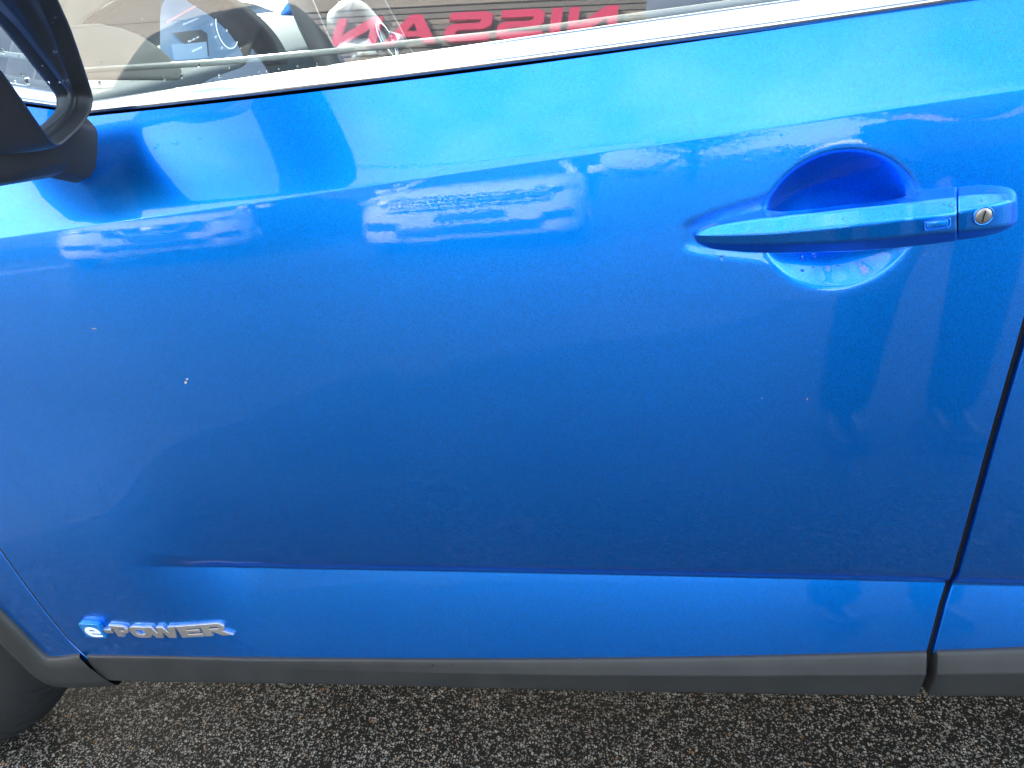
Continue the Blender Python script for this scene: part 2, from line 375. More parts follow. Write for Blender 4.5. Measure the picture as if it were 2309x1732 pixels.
def tube(name, pts, rad, m, parent=None, n=10, **kw):
    pts = [Vector(p) for p in pts]; rings = []
    rad = rad if hasattr(rad, '__len__') else [rad]*len(pts)
    up = Vector((0, 0, 1)); prev = None
    for i, p in enumerate(pts):
        d = (pts[min(i+1, len(pts)-1)]-pts[max(i-1, 0)]).normalized()
        a = d.cross(up)
        if a.length < 1e-3: a = d.cross(Vector((0, 1, 0)))
        a.normalize()
        if prev is not None and a.dot(prev) < 0: a = -a
        prev = a; b = d.cross(a)
        rings.append([p+a*math.cos(t)*rad[i]+b*math.sin(t)*rad[i] for t in np.linspace(0, 2*math.pi, n, endpoint=False)])
    return loft(name, rings, m, parent, **kw)
def lathe(name, prof, centre, m, parent=None, n=64, axis='y', **kw):   # prof: (radius, along)
    rings = []
    for t in np.linspace(0, 2*math.pi, n, endpoint=False):
        c, s = math.cos(t), math.sin(t)
        if axis == 'y': rings.append([(centre[0]+r*c, centre[1]+a, centre[2]+r*s) for r, a in prof])
        elif axis == 'x': rings.append([(centre[0]+a, centre[1]+r*c, centre[2]+r*s) for r, a in prof])
        else: rings.append([(centre[0]+r*c, centre[1]+r*s, centre[2]+a) for r, a in prof])
    nc = len(prof); V = [p for r in rings for p in r]; F = []
    for i in range(n):
        for j in range(nc-1):
            a, b = i*nc+j, ((i+1) % n)*nc+j
            F.append((a, a+1, b+1, b))
    o = mk(name, V, F, m, parent, **kw)
    bm = bmesh.new(); bm.from_mesh(o.data); bmesh.ops.remove_doubles(bm, verts=bm.verts, dist=1e-6); bmesh.ops.recalc_face_normals(bm, faces=bm.faces); bm.to_mesh(o.data); bm.free()
    o.data.polygons.foreach_set('use_smooth', [True]*len(o.data.polygons))
    return o
def sharpen(o, ang=35):
    bm = bmesh.new(); bm.from_mesh(o.data)
    for e in bm.edges: e.smooth = not (len(e.link_faces) == 2 and e.calc_face_angle(0) > math.radians(ang))
    bm.to_mesh(o.data); bm.free(); return o
def flat_shape(loops, depth, bev=0.0, res=2):      # closed outlines with holes -> solid mesh (centred on z = 0)
    cu = bpy.data.curves.new('outline', 'CURVE'); cu.dimensions = '2D'; cu.fill_mode = 'BOTH'; cu.extrude = depth/2; cu.bevel_depth = bev; cu.bevel_resolution = res
    for lp in loops:
        s = cu.splines.new('POLY'); s.points.add(len(lp)-1); s.use_cyclic_u = True
        for p, q in zip(s.points, lp): p.co = (q[0], q[1], 0, 1)
    o = bpy.data.objects.new('outline', cu); S.collection.objects.link(o)
    dg = bpy.context.evaluated_depsgraph_get(); me = bpy.data.meshes.new_from_object(o.evaluated_get(dg))
    bpy.data.objects.remove(o); bpy.data.curves.remove(cu); me.materials.clear(); return me
def text_mesh(s, size, depth=0.0):
    cu = bpy.data.curves.new('words', 'FONT'); cu.body = s; cu.size = size; cu.extrude = depth/2; cu.align_x = 'CENTER'; cu.align_y = 'CENTER'
    o = bpy.data.objects.new('words', cu); S.collection.objects.link(o)
    dg = bpy.context.evaluated_depsgraph_get(); me = bpy.data.meshes.new_from_object(o.evaluated_get(dg))
    bpy.data.objects.remove(o); bpy.data.curves.remove(cu); me.materials.clear(); return me
def place(me, name, m, fn, parent=None, **kw):     # bend a mesh through fn((x,y,z)) and link it
    for v in me.vertices: v.co = Vector(fn(v.co))
    me.materials.append(m); me.name = name; me.update()
    o = tag(link(bpy.data.objects.new(name, me), parent), **kw)
    bm = bmesh.new(); bm.from_mesh(me); bmesh.ops.remove_doubles(bm, verts=bm.verts, dist=1e-6); bmesh.ops.recalc_face_normals(bm, faces=bm.faces); bm.to_mesh(me); bm.free()
    return o
def catmull(P, n, closed=False):
    P = [np.array(p, float) for p in P]; out = []
    m = len(P); segs = m if closed else m-1
    for i in range(segs):
        p0 = P[(i-1) % m] if closed or i > 0 else 2*P[0]-P[1]
        p1, p2 = P[i], P[(i+1) % m]
        p3 = P[(i+2) % m] if closed or i+2 < m else 2*P[-1]-P[-2]
        for t in np.linspace(0, 1, n, endpoint=False):
            out.append(.5*((2*p1)+(p2-p0)*t+(2*p0-5*p1+4*p2-p3)*t*t+(3*p1-p0-3*p2+p3)*t**3))
    if not closed: out.append(P[-1])
    return out

# ------------------------------------------------------------------ large structure: ground
def sheet(name, pts, z, m, **kw): return mk(name, [(x, y, z) for x, y in pts], [tuple(range(len(pts)))], m, None, False, **kw)
GZ = -.085                                        # level of the yard
sheet('ground', [(-400, -400), (400, -400), (400, 400), (-400, 400)], GZ, asphalt, kind='structure')

# ------------------------------------------------------------------ the blue car
car = empty('car', (.35, .92, 0), 0, label='blue metallic car with black lower trim filling the view, parked on wet asphalt', cat='car')
CARM = Matrix.Translation((.35, .92, 0))
def world_of(o):
    m = Matrix.LocRotScale(o.location, o.rotation_euler, o.scale)
    return m if o.parent is None else world_of(o.parent) @ o.matrix_parent_inverse @ m
def sub(o, p):                                    # built in world space, then hung on its parent
    o.parent = p; o.matrix_parent_inverse = world_of(p).inverted(); return o
def cp(o): return sub(o, car)
SR = 6e-3
def dp(pts, off=0.0): return [side_hit(a*K, b*K, off) for a, b in pts]
# seams (z -> x)
fs = dp([(0, 1185), (50, 1256), (100, 1322), (150, 1383), (182, 1414)])
fs_z = np.array([p[2] for p in fs][::-1]); fs_x = np.array([p[0] for p in fs][::-1])
sl_ = (fs_x[-1]-fs_x[-2])/(fs_z[-1]-fs_z[-2])
fs_z = np.concatenate([[fs_z[0]-.12], fs_z, [fs_z[-1]+.10, .80, 1.05]])
fs_x = np.concatenate([[fs_x[0]+.08], fs_x, [fs_x[-1]+.7*sl_*.10, fs_x[-1]+.6*sl_*.10-.01, fs_x[-1]+.5*sl_*.10-.01]])
seam_f = lambda z: np.interp(z, fs_z, fs_x)
rs = dp([(2203, 720), (2180, 800), (2151, 900), (2123, 1000), (2096, 1100), (2068, 1200), (2055, 1245), (2043, 1262), (2028, 1310), (2005, 1398)])
rs_z = np.array([p[2] for p in rs][::-1]); rs_x = np.array([p[0] for p in rs][::-1])
rs_z = np.concatenate([[rs_z[0]-.12], rs_z, [.85, 1.0, 1.1]])
rs_x = np.concatenate([[rs_x[0]-.012], rs_x, [rs_x[-1]+.004, rs_x[-1]+.01, rs_x[-1]+.012]])
seam_r = lambda z: np.interp(z, rs_z, rs_x)
# handle cup: an ellipse pressed into the skin
cA = side_hit(1500+600/2.734, 240+700/2.734); cB = side_hit(1500+1572/2.734, 240+640/2.734)
cT = side_hit(1500+1130/2.734, 240+268/2.734); cD = side_hit(1500+1030/2.734, 240+1118/2.734)
CUPX, CUPZ = (cA[0]+cB[0])/2, (cT[2]+cD[2])/2
CUPRX, CUPRZ = (cB[0]-cA[0])/2, (cT[2]-cD[2])/2
def sstep(t): t = np.clip(t, 0, 1); return t*t*(3-2*t)
def cup(x, z):                                     # a spherical press with a soft lip
    r = np.sqrt(((x-CUPX)/CUPRX)**2+((z-CUPZ)/CUPRZ)**2)
    up_ = sstep((z-CUPZ)/.05+.5); D_ = .022+.005*up_; e_ = 1.7+.5*up_
    q = D_*(1-np.minimum(r, 2.0)**e_); q2 = D_*(1-2.0**e_)
    return .5*(q+np.sqrt(q*q+.0016**2))-.5*(q2+np.sqrt(q2*q2+.0016**2))*sstep(r-1)
tip = side_hit(1500+172/2.734, 240+797/2.734); tail = side_hit(1500+2172/2.734, 240+600/2.734)
def groove(x, z):                                  # soft dip round the handle's feet
    t = np.clip((x-tip[0])/(tail[0]-tip[0]), 0, 1)
    zz = tip[2]+(tail[2]-tip[2])*t
    hw = .006+.030*np.minimum(1, t*2.2)**.8
    dx = np.where(x < tip[0], tip[0]-x, np.where(x > tail[0], x-tail[0], 0))
    d = np.sqrt(dx**2+np.clip(np.abs(z-zz)-hw*.75, 0, None)**2)
    return .0012*(1-sstep(d/.013))*(1-sstep((t-.25)/.35))
def door_y(x, z): return side_y(x, z)+cup(x, z)+groove(x, z)
def bands(nu, nm, nl, z_low=None):
    w = np.linspace(1, 0, nu)**1.6
    v = np.unique(np.concatenate([np.linspace(0, 1, nm), np.linspace(0, .02, 8), np.linspace(.93, 1, max(8, nm//6))]))
    q = np.linspace(0, 1.06, nl)
    return [('u', t) for t in w]+[('m', t) for t in v[1:]]+[('l', t) for t in q[1:]]
def band_z(x, kind, t):
    if kind == 'u': return zc(x)+(zb(x)-zc(x))*t
    if kind == 'm': return zc(x)-(zc(x)-zl(x))*t
    return zl(x)-(zl(x)-zt(x))*t
def side_panel(name, xl, xr, bs, ncol, m, yfn=side_y, hem=(True, True), top=0.0):
    P = []
    for kind, t in bs:
        a, b = xl(.6), xr(.6)
        for _ in range(6):
            a, b = float(xl(float(band_z(a, kind, t)))), float(xr(float(band_z(b, kind, t))))
        x = a+(b-a)*np.linspace(0, 1, ncol)
        z = band_z(x, kind, t); y = yfn(x, z)
        row = np.stack([x, y, z], 1)
        h = np.array([(.0, .0006, 0), (.0004, .002, 0), (.0006, .006, 0), (.0006, .03, 0)])
        row[0, 0] += .0012; row[-1, 0] -= .0012
        row[1] = row[0]+np.array([.0004, 0, 0]); row[-2] = row[-1]-np.array([.0004, 0, 0])
        row = np.concatenate([row[0]+np.array([(-.0007, .0003, 0), (-.0011, .0011, 0), (-.0012, .004, 0), (-.0012, .02, 0)])[::-1], row,
                              row[-1]+np.array([(.0007, .0003, 0), (.0011, .0011, 0), (.0012, .004, 0), (.0012, .02, 0)])])
        P.append(row)
    return cp(big_grid(name, np.array(P), m, None, flip=True))
GAP = .0068
door = side_panel('front_door', seam_f, seam_r, bands(30, 270, 60), 640, paint, door_y)
rear_door = side_panel('rear_door', lambda z: seam_r(z)+GAP, lambda z: np.interp(z, [.2, .55, .75, 1.1], [1.13, 1.13, 1.26, 1.28]), bands(16, 90, 24), 240, paint)
# fender behind the wheel arch
A_px = [(0, 1370), (24, 1394), (48, 1418), (72, 1443.5), (96, 1468), (106, 1476), (114, 1479.5), (135, 1479), (160, 1475.5), (182, 1473)]
A = [side_hit(a, b) for a, b in A_px]
B_px = [(0, 1450), (24, 1475), (48, 1498), (66, 1516), (82, 1529), (102, 1541), (124, 1549), (156, 1552), (205, 1551), (268, 1546)]
B = [side_hit(a, b, .004) for a, b in B_px]
WX, WZ, TR = -1.145, GZ+.335, .335
rA = math.hypot(A[0][0]-WX, A[0][2]-WZ); rB = math.hypot(B[0][0]-WX, B[0][2]-WZ)
aA = math.atan2(A[0][2]-WZ, A[0][0]-WX); aB = math.atan2(B[0][2]-WZ, B[0][0]-WX)
print('arch radii', rA, rB, math.degrees(aA), math.degrees(aB), 'cup', CUPX, CUPZ, CUPRX, CUPRZ, 'handle len', tail[0]-tip[0])
Aarc = [(WX+rA*math.cos(t), WZ+rA*math.sin(t)) for t in np.linspace(math.radians(200), aA, 34)[:-1]]
Barc = [(WX+rB*math.cos(t), WZ+rB*math.sin(t)) for t in np.linspace(math.radians(200), aB, 34)[:-1]]
Apts = Aarc+[(p[0], p[2]) for p in A]; Bpts = Barc+[(p[0], p[2]) for p in B]
rings = []
for (ax, az), (bx, bz) in zip(Apts, Bpts):
    r = []
    for s, o in ((0, -.001), (0, .003), (.04, .0062), (.3, .0085), (.7, .0085), (.95, .006), (1.0, .002), (1.0, -.05)):
        x, z = ax+(bx-ax)*s, az+(bz-az)*s
        r.append((x, float(side_y(x, z))-o, z))
    rings.append(r)
V = [p for r in rings for p in r]
clad = cp(mk('arch_cladding', V, grid_faces(len(rings), 8), trim_plastic))
rA2 = rA
def arch_x(z):
    za = np.array([p[2] for p in A]); xa = np.array([p[0] for p in A])
    i = np.argsort(za)
    zlow = float(np.min(za))
    k4 = za[4]; return np.where(np.asarray(z) < k4, xa[4]-.03, np.where(z > A[0][2], WX+np.sqrt(np.clip(rA**2-(z-WZ)**2, 1e-6, None)), np.interp(z, za[:5][::-1], xa[:5][::-1])))-.012
def strip_panel(zs, xl, xr, ncol):
    P = []
    for z in zs:
        x = np.linspace(float(xl(z)), float(xr(z)), ncol); P.append(np.stack([x, side_y(x, np.full_like(x, z)), np.full_like(x, z)], 1))
        e = P[-1]; P[-1] = np.concatenate([e, e[-1:]+np.array([(.0002, .0, 0), (.0005, .0002, 0), (.0008, .0012, 0), (.0008, .004, 0), (.0008, .03, 0)])])
    return np.array(P)
zlow = min(p[2] for p in A)
P1 = strip_panel(np.concatenate([np.linspace(WZ+rA, .5, 30), np.linspace(.5, zlow-.002, 60)[1:]]), arch_x, lambda z: seam_f(z)-.0032, 40)
fend = cp(big_grid('front_fender', P1, paint, None, flip=True))
P2 = strip_panel(np.linspace(.985, WZ+rA, 40), lambda z: -1.98+.1*z, lambda z: seam_f(z)-.0055, 60)
sub(big_grid('fender_top', P2, paint, None, flip=True), fend)
P3 = strip_panel(np.linspace(WZ+rA, .28, 30), lambda z: -1.95, lambda z: WX-np.sqrt(np.clip(rA**2-(z-WZ)**2, 1e-6, None)), 20)
sub(big_grid('fender_nose', P3, paint, None, flip=True), fend)
# rear quarter
def rear_left(z): return np.interp(z, [.2, .55, .75, 1.1], [1.13, 1.13, 1.26, 1.28])+.006
RX = 1.57
P4 = strip_panel(np.linspace(1.02, .79, 24), rear_left, lambda z: 2.42-.1*abs(z-.7), 40)
quarter = cp(big_grid('rear_quarter', P4, paint, None, flip=True))
P5 = strip_panel(np.linspace(.79, .3, 30), lambda z: RX+np.sqrt(np.clip(.455**2-(z-WZ)**2, 0, None)), lambda z: 2.42-.1*abs(z-.7), 20)
sub(big_grid('quarter_tail', P5, paint, None, flip=True), quarter)
# lower trim of the doors
def low_trim(name, x0, x1, n, zbot, front_cut=None):
    P = []
    prof = [(-.006, .012), (-.004, .0015), (.0, -.0035), (.018, -.0050), (.05, None)]
    xs0 = np.linspace(x0, x1, n)
    cols = []; raw = np.array([float(side_y(x, zt(x))) for x in xs0]); kw = max(3, n//4)|1
    pd = np.concatenate([2*raw[0]-raw[1:kw//2+1][::-1], raw, 2*raw[-1]-raw[-kw//2:-1][::-1]])
    sm = np.array([pd[max(0, i):i+kw].mean() for i in range(len(xs0))]); sm = np.minimum(sm, raw+.0015)
    for xi, x in enumerate(xs0):
        col = []; h = float(zt(x))-zbot(x); yb = float(sm[xi]); a = float(sstep((x+.5)/.5))
        k = .36; d1 = math.tan(math.radians(4+16*a)); d2 = math.tan(math.radians(4-12*a))
        zs = [(-.010, .014), (-.003, .003), (.0, -.0020), (.010, -.0040)]
        for t, o in zs: col.append((x, yb+o, float(zt(x))-t*h))
        for t in (.05, .2, .33): col.append((x, yb-.0045-d1*t*h, float(zt(x))-t*h))
        ym = yb-.0045-d1*k*h
        for t in (.36, .39, .6, .8, .93, .97): col.append((x, ym-d2*max(0, t-k)*h*.9, float(zt(x))-t*h))
        ye = col[-1][1]
        col += [(x, ye+.003, zbot(x)+.0015), (x, ye+.008, zbot(x)), (x, ye+.09, zbot(x)+.012)]
        cols.append(col)
    P = np.array(cols).transpose(1, 0, 2)
    if front_cut is not None:
        for r in range(P.shape[0]):
            z0 = P[r, 0, 2]; xa = front_cut(z0)-.020*min(1, max(0, (float(zt(-.66))-z0)/.07)); xe = P[r, -1, 0]
            x = xa+(xe-xa)*np.linspace(0, 1, P.shape[1])
            for k2 in (1, 2): P[r, :, k2] = np.interp(x, xs0, P[r, :, k2])
            P[r, :, 0] = x
    for e, s in ((0, -1), (-1, 1)):
        edge = P[:, e:e+1] if e == 0 else P[:, -1:]
        add = np.concatenate([edge+np.array([s*.0008, .0008, 0]), edge+np.array([s*.001, .03, 0])], 1)
        P = np.concatenate([add[:, ::-1], P], 1) if e == 0 else np.concatenate([P, add], 1)
    return big_grid(name, P, trim_plastic, None, flip=True)
bt = [side_hit(a*K, b*K, .014) for a, b in ((262, 1481), (600, 1490), (1000, 1497), (1500, 1507), (1970, 1517))]
btc = np.polyfit([p[0] for p in bt], [p[2] for p in bt], 2)
zbot = lambda x: float(np.polyval(btc, min(max(x, -.66), .36)))
ft = [side_hit((a-14)*K, b*K, .010) for a, b in ((183, 1415), (213, 1445), (240, 1467), (266, 1482))]
fcut = lambda z: float(np.interp(z, [p[2] for p in ft][::-1], [p[0] for p in ft][::-1]))
xr_t = float(side_hit(1990*K, 1440*K, .008)[0])
cut_r = dp([(1993, 1410), (1984, 1450), (1970, 1517)], .012)
trim = sub(low_trim('lower_trim', -.70, xr_t+.004, 160, zbot, fcut), door)
bt2 = [side_hit(a*K, b*K, .016) for a, b in ((1986, 1518), (2212, 1519))]
zb2 = lambda x: bt2[0][2]
trim2 = sub(low_trim('lower_trim', xr_t+.0165, 1.13, 60, zb2), rear_door)
# shade in the door gaps, put in as near-black strips; dark inner body behind
for nm, fn, d0, d1, z0, z1, par, dp_ in (('seam_shade', seam_f, -.014, .010, .26, .95, door, .0006), ('seam_shade', seam_r, -.004, .012, .27, 1.0, rear_door, .007)):
    Pz = []
    for z in np.linspace(z1, z0, 60):
        x = float(fn(z)); row = []
        for dx in (d0, d1): row.append((x+dx, float(side_y(x+dx, z))+dp_, z))
        Pz.append(row)
    sub(big_grid(nm, np.array(Pz), void_mat, None, flip=True), par)
cp(boxes('inner_sill', [(-.62, .33, .10, .14, .30, .78), (.30, .42, .05, .10, .30, .98), (.42, 1.1, .07, .12, .3, .9), (-.76, -.60, .12, .16, .27, .78)], void_mat))
cp(box('floor_pan', -.62, 1.15, .16, 1.68, .20, .28, void_mat, bev=.02))
sill = cp(box('sill', -.58, 1.12, .11, .2, .27, .33, void_mat, bev=.02))
# wheels
def wheel(x, y, s):
    w = cp(empty('wheel', (x, y, WZ)))
    R0 = TR-.002
    pf = [(.20, .02), (.235, .004), (.27, -.004), (.30, -.002), (.318, .012), (.328, .03), (.3325, .045)]
    prof = pf+[(.3335, .05)]
    for a in (.062, .098, .134, .17): prof += [(R0, a-.012), (R0, a-.004), (R0-.007, a-.003), (R0-.007, a+.003), (R0, a+.004)]
    prof += [(R0, .182)]+[(r, .215-a) for r, a in pf[::-1]]
    n = 360; Vv, Ff = [], []
    for i in range(n):
        t = 2*math.pi*i/n; cut = .005 if i % 6 == 0 else 0
        for j, (r, a) in enumerate(prof):
            tt = t+ (a-.107)*1.1*(1 if a < .107 else -1)*.6
            rr = r-(cut if r > .314 else 0)
            Vv.append((x+rr*math.cos(tt), y+s*a, WZ+rr*math.sin(tt)))
    nc = len(prof)
    for i in range(n):
        for j in range(nc-1):
            p, q = i*nc+j, ((i+1) % n)*nc+j; Ff.append((p, p+1, q+1, q) if s > 0 else (p, q, q+1, p+1))
    sub(mk('tyre', Vv, Ff, rubber), w)
    sub(lathe('rim', [(.215, s*.02), (.205, s*.012), (.19, s*.03), (.185, s*.11), (.05, s*.11), (.05, s*.02), (.0, s*.015)], (x, y, WZ), alu, n=48), w)
    bs = []
    for k in range(5):
        t = 2*math.pi*k/5+.3; c_, s_ = math.cos(t), math.sin(t); v, f = box_geo(.04, .2, min(s*.012, s*.045), max(s*.012, s*.045), -.022, .022)
        sub(mk('spoke', [(x+a*c_-b*s_, y+h, WZ+a*s_+b*c_) for a, h, b in v], f, alu, smooth=False), w)
wheel(WX, .105, 1); wheel(RX, .06, 1); wheel(WX, 1.84-.105, -1); wheel(RX, 1.84-.06, -1)
# wheel wells
for wx in (WX, RX):
    Vv = []; ts = np.linspace(math.radians(-20), math.radians(200), 24)
    for t in ts: Vv += [(wx+.40*math.cos(t), .06+.05*(wx < 0), WZ+.40*math.sin(t)), (wx+.40*math.cos(t), .5, WZ+.40*math.sin(t))]
    F = [(2*i, 2*i+1, 2*i+3, 2*i+2) for i in range(23)]
    b0 = len(Vv); Vv += [(wx, .5, WZ)]; F += [(2*i+1, b0, 2*i+3) for i in range(23)]
    cp(mk('wheel_well', Vv, F, void_mat))

# ---- bright waist strip, seal, window
W_top = [(196, 217), (400, 191), (600, 163), (800, 133), (1000, 100), (1200, 72), (1400, 42), (1700, 1), (1900, -26), (2212, -66)]
W_bot = [(196, 247), (400, 224), (600, 199), (800, 173), (1000, 151), (1200, 129), (1400, 101), (1700, 57), (1900, 27), (2212, -18)]
W_shade = 6
yb0 = Y_B
top_w = [side_hit(a*K, b*K, .006) for a, b in W_top]; bot_w = [side_hit(a*K, (b-2)*K, .006) for a, b in W_bot]
def fitz(pts, d=3): return np.polyfit([p[0] for p in pts], [p[2] for p in pts], d)
tz, bz = fitz(top_w, 2), fitz(bot_w, 2)
def strip_zs(x):
    xx = np.clip(x, -.55, .42); return float(np.polyval(tz, xx)+(x-xx)*.05), float(np.polyval(bz, xx)+(x-xx)*.05)
cols = []
for x in np.linspace(-.66, .375, 140):
    a, b = strip_zs(x); h = a-b; y0 = float(side_y(x, b))
    cols.append([(x, y0+.006, b-.004), (x, y0+.0005, b-.0025), (x, y0-.0018, b-.0015), (x, y0-.0036, b+.001), (x, y0-.0040, b+.003),
                 (x, y0-.0030, b+.16*h), (x, y0-.0005, b+.22*h), (x, y0+.0026, b+.32*h), (x, y0+.0080, b+.6*h), (x, y0+.0135, b+.86*h), (x, y0+.0165, b+.95*h), (x, y0+.021, a), (x, y0+.025, a-.003)])
strip = sub(big_grid('waist_strip', np.array(cols).transpose(1, 0, 2)[::-1], chrome, None, flip=True), door)
cols = []
for x in np.linspace(.385, 1.3, 60):
    a, b = strip_zs(x); h = a-b; y0 = float(side_y(x, b))
    cols.append([(x, y0+.012, b-.004), (x, y0-.0035, b-.0005), (x, y0-.0060, b+.004), (x, y0+.0016, b+.32*h), (x, y0+.0080, b+.6*h), (x, y0+.0165, b+.95*h), (x, y0+.024, a-.002)])
sub(big_grid('waist_strip', np.array(cols).transpose(1, 0, 2)[::-1], chrome, None, flip=True), rear_door)
# glass leans in and bows like the real pane
GA = 19.0
def glass_pt(x, h):                # h: distance up the pane from the strip's lower edge
    a, b = strip_zs(x); y = float(side_y(x, b))+.014; z = b; n = 12
    for i in range(n):
        e = math.radians(GA+(h*(i+.5)/n)/1.6*57.3*.9); y += math.sin(e)*h/n; z += math.cos(e)*h/n
    return (x, y, z)
hs = np.concatenate([np.linspace(0, .12, 14), np.linspace(.12, .46, 12)[1:]])
def pane_grid(name, xl, xr, par, n=60):
    P = np.array([[glass_pt(x, h) for x in np.linspace(xl(h), xr(h), n)] for h in hs[::-1]])
    return sub(big_grid(name, P, pane, None, flip=True), par)
side_glass = pane_grid('window_pane', lambda h: -.74+1.25*max(0, h-.06), lambda h: .33+.02*h, door)
pane_grid('window_pane', lambda h: .42+.02*h, lambda h: 1.26-.2*h, rear_door, 30)
# pillars and roof
def pillar(name, x0, x1, m, lean0=0, lean1=0, out=.004):
    P = []
    for h in hs[::-1]:
        r = []
        for s in (0, .1, .9, 1): 
            x = x0+lean0*h+(x1+lean1*h-x0-lean0*h)*s; p = glass_pt(x, h); r.append((x, p[1]-(out if 0 < s < 1 else -.03), p[2]))
        P.append(r)
    return cp(big_grid(name, np.array(P), m, None, flip=True))
pillar('door_pillar', .325, .425, gloss_black)
pillar('roof_pillar', 1.25, 2.36, paint, -.2, -.72)
for xl_, xr_ in ((lambda h: -.74+1.25*max(0, h-.06), lambda h: .33+.02*h), (lambda h: .42+.02*h, lambda h: 1.26-.2*h)):
    P = np.array([[glass_pt(x, h) for x in np.linspace(xl_(h), xr_(h), 24)] for h in hs[::-1]]); P[:, :, 1] = 1.84-P[:, :, 1]
    cp(big_grid('far_window_pane', P, pane, None))
def roof_y(x): return glass_pt(min(max(x, -.2), 1.3), .46)
hdr = [glass_pt(x, .46) for x in np.linspace(-.24, 1.17, 30)]
rp = []
for p in hdr+[(1.6, hdr[-1][1]+.02, hdr[-1][2]-.01), (2.05, hdr[-1][1]+.1, hdr[-1][2]-.07)]:
    x, y, z = p; rp.append([(x, y-.012, z-.02), (x, y-.008, z+.02), (x, y+.03, z+.055), (x, y+.12, z+.085), (x, .92, z+.115), (x, 1.84-y-.12, z+.085), (x, 1.84-y-.03, z+.055), (x, 1.84-y+.008, z+.02), (x, 1.84-y+.012, z-.02)])
cp(big_grid('roof', np.array(rp), paint, None))
# A pillars and windscreen
gy = lambda h, x: glass_pt(x, h)
for s in (0, 1):
    pts = [glass_pt(-.80+1.25*max(0, h-.06), h) for h in hs]
    q = [(p[0]-.03, p[1] if s == 0 else 1.84-p[1], p[2]) for p in pts]
    cp(tube('windscreen_pillar', q, .032, paint if s else paint, n=10))
ws = []
for h in hs:
    p = glass_pt(-.80+1.25*max(0, h-.06), h); ws.append([(p[0]-.03-.16*math.sin(math.pi*t)*(1-h), p[1]+(1.84-2*p[1])*t, p[2]) for t in np.linspace(0, 1, 16)])
cp(big_grid('windscreen', np.array(ws), pane, None))
# bonnet, nose, tail
hood = []
for x in np.linspace(-.86, -1.98, 20):
    t = (-x-.86)/1.12; y0 = float(side_y(max(x, -1.9), .985)); z0 = .985-.02*t-.10*t**3
    hood.append([(x-(.14 if t < .02 else .14*(1-t))*math.sin(math.pi*u), y0+(1.84-2*y0)*u, z0+.07*math.sin(math.pi*u)**.6*(1-.5*t)+0.02) for u in np.linspace(0, 1, 18)])
cp(big_grid('bonnet', np.array(hood), paint, None))
cp(box('front_bumper', -2.12, -1.90, .34, 1.50, .25, .86, paint, bev=.08, seg=4))
cp(box('rear_bumper', 2.30, 2.5, .22, 1.62, .3, 1.0, paint, bev=.08, seg=4))
cp(loft('tailgate', [[(2.4, .2, 1.0), (2.4, 1.64, 1.0), (2.3, 1.64, 1.0), (2.3, .2, 1.0)], [(2.2, .33, 1.5), (2.2, 1.51, 1.5), (2.0, 1.51, 1.5), (2.0, .33, 1.5)]], paint, smooth=False))
# the far flank
xs = np.linspace(-1.9, 2.38, 90); zs_ = np.linspace(.985, .3, 30); Pf = []
for z in zs_: Pf.append(np.stack([xs, 1.84-side_y(xs, np.full_like(xs, z)), np.full_like(xs, z)], 1))
far = cp(big_grid('far_flank', np.array(Pf), paint, None))
for wx in (WX, RX): sub(lathe('arch_liner', [(.0, .0), (.42, .0), (.42, .012), (.0, .012)], (wx, 1.82, WZ), void_mat, n=40), far)
# cabin
cab = cp(box('cabin_floor', -.9, 2.1, .14, 1.70, .30, .36, pad, bev=.02))
def seat(x, y):
    s = cp(loft('seat', [[(x-.25, y-.24, .40), (x+.24, y-.24, .40), (x+.24, y+.24, .40), (x-.25, y+.24, .40)], [(x-.28, y-.25, .56), (x+.24, y-.25, .52), (x+.24, y+.25, .52), (x-.28, y+.25, .56)]], seat_mat)); bevel_mesh(s, .05, 3)
    b = sub(loft('seat_back', [[(x+.18, y-.24, .5), (x+.32, y-.24, .5), (x+.32, y+.24, .5), (x+.18, y+.24, .5)], [(x+.36, y-.19, 1.12), (x+.45, y-.19, 1.12), (x+.45, y+.19, 1.12), (x+.36, y+.19, 1.12)]], seat_mat), s); bevel_mesh(b, .045, 3)
    for dy in (-.06, .06): sub(tube('headrest_post', [(x+.41, y+dy, 1.05), (x+.41, y+dy, 1.2)], .007, alu, n=8), s)
    sub(box('headrest', x+.36, x+.46, y-.13, y+.13, 1.16, 1.36, seat_mat, bev=.04, seg=3), s)
seat(.30, .46); seat(.30, 1.38)
b = cp(loft('rear_bench', [[(1.05, .25, .42), (1.5, .25, .42), (1.5, 1.59, .42), (1.05, 1.59, .42)], [(1.03, .25, .58), (1.5, .25, .55), (1.5, 1.59, .55), (1.03, 1.59, .58)]], seat_mat)); bevel_mesh(b, .05, 3)
b2 = sub(loft('bench_back', [[(1.45, .27, .55), (1.6, .27, .55), (1.6, 1.57, .55), (1.45, 1.57, .55)], [(1.65, .3, 1.1), (1.75, .3, 1.1), (1.75, 1.54, 1.1), (1.65, 1.54, 1.1)]], seat_mat), b); bevel_mesh(b2, .045, 3)
# far door card, its dark top raised to hide the bright sky behind
cp(box('far_door_card', -.75, .40, 1.60, 1.70, .36, 1.07, pad, bev=.02))
# near door card: padded top, dark lower face
dc = []
for x in np.linspace(-.66, .33, 40):
    a, b = strip_zs(x); y = float(side_y(x, b))
    dc.append([(x, y+.034, a-.012), (x, y+.046, a-.003), (x, y+.075, a-.004), (x, y+.10, a-.02), (x, y+.115, a-.10), (x, y+.12, .4)])
card = sub(big_grid('door_card', np.array(dc).transpose(1, 0, 2), pad, None), door)
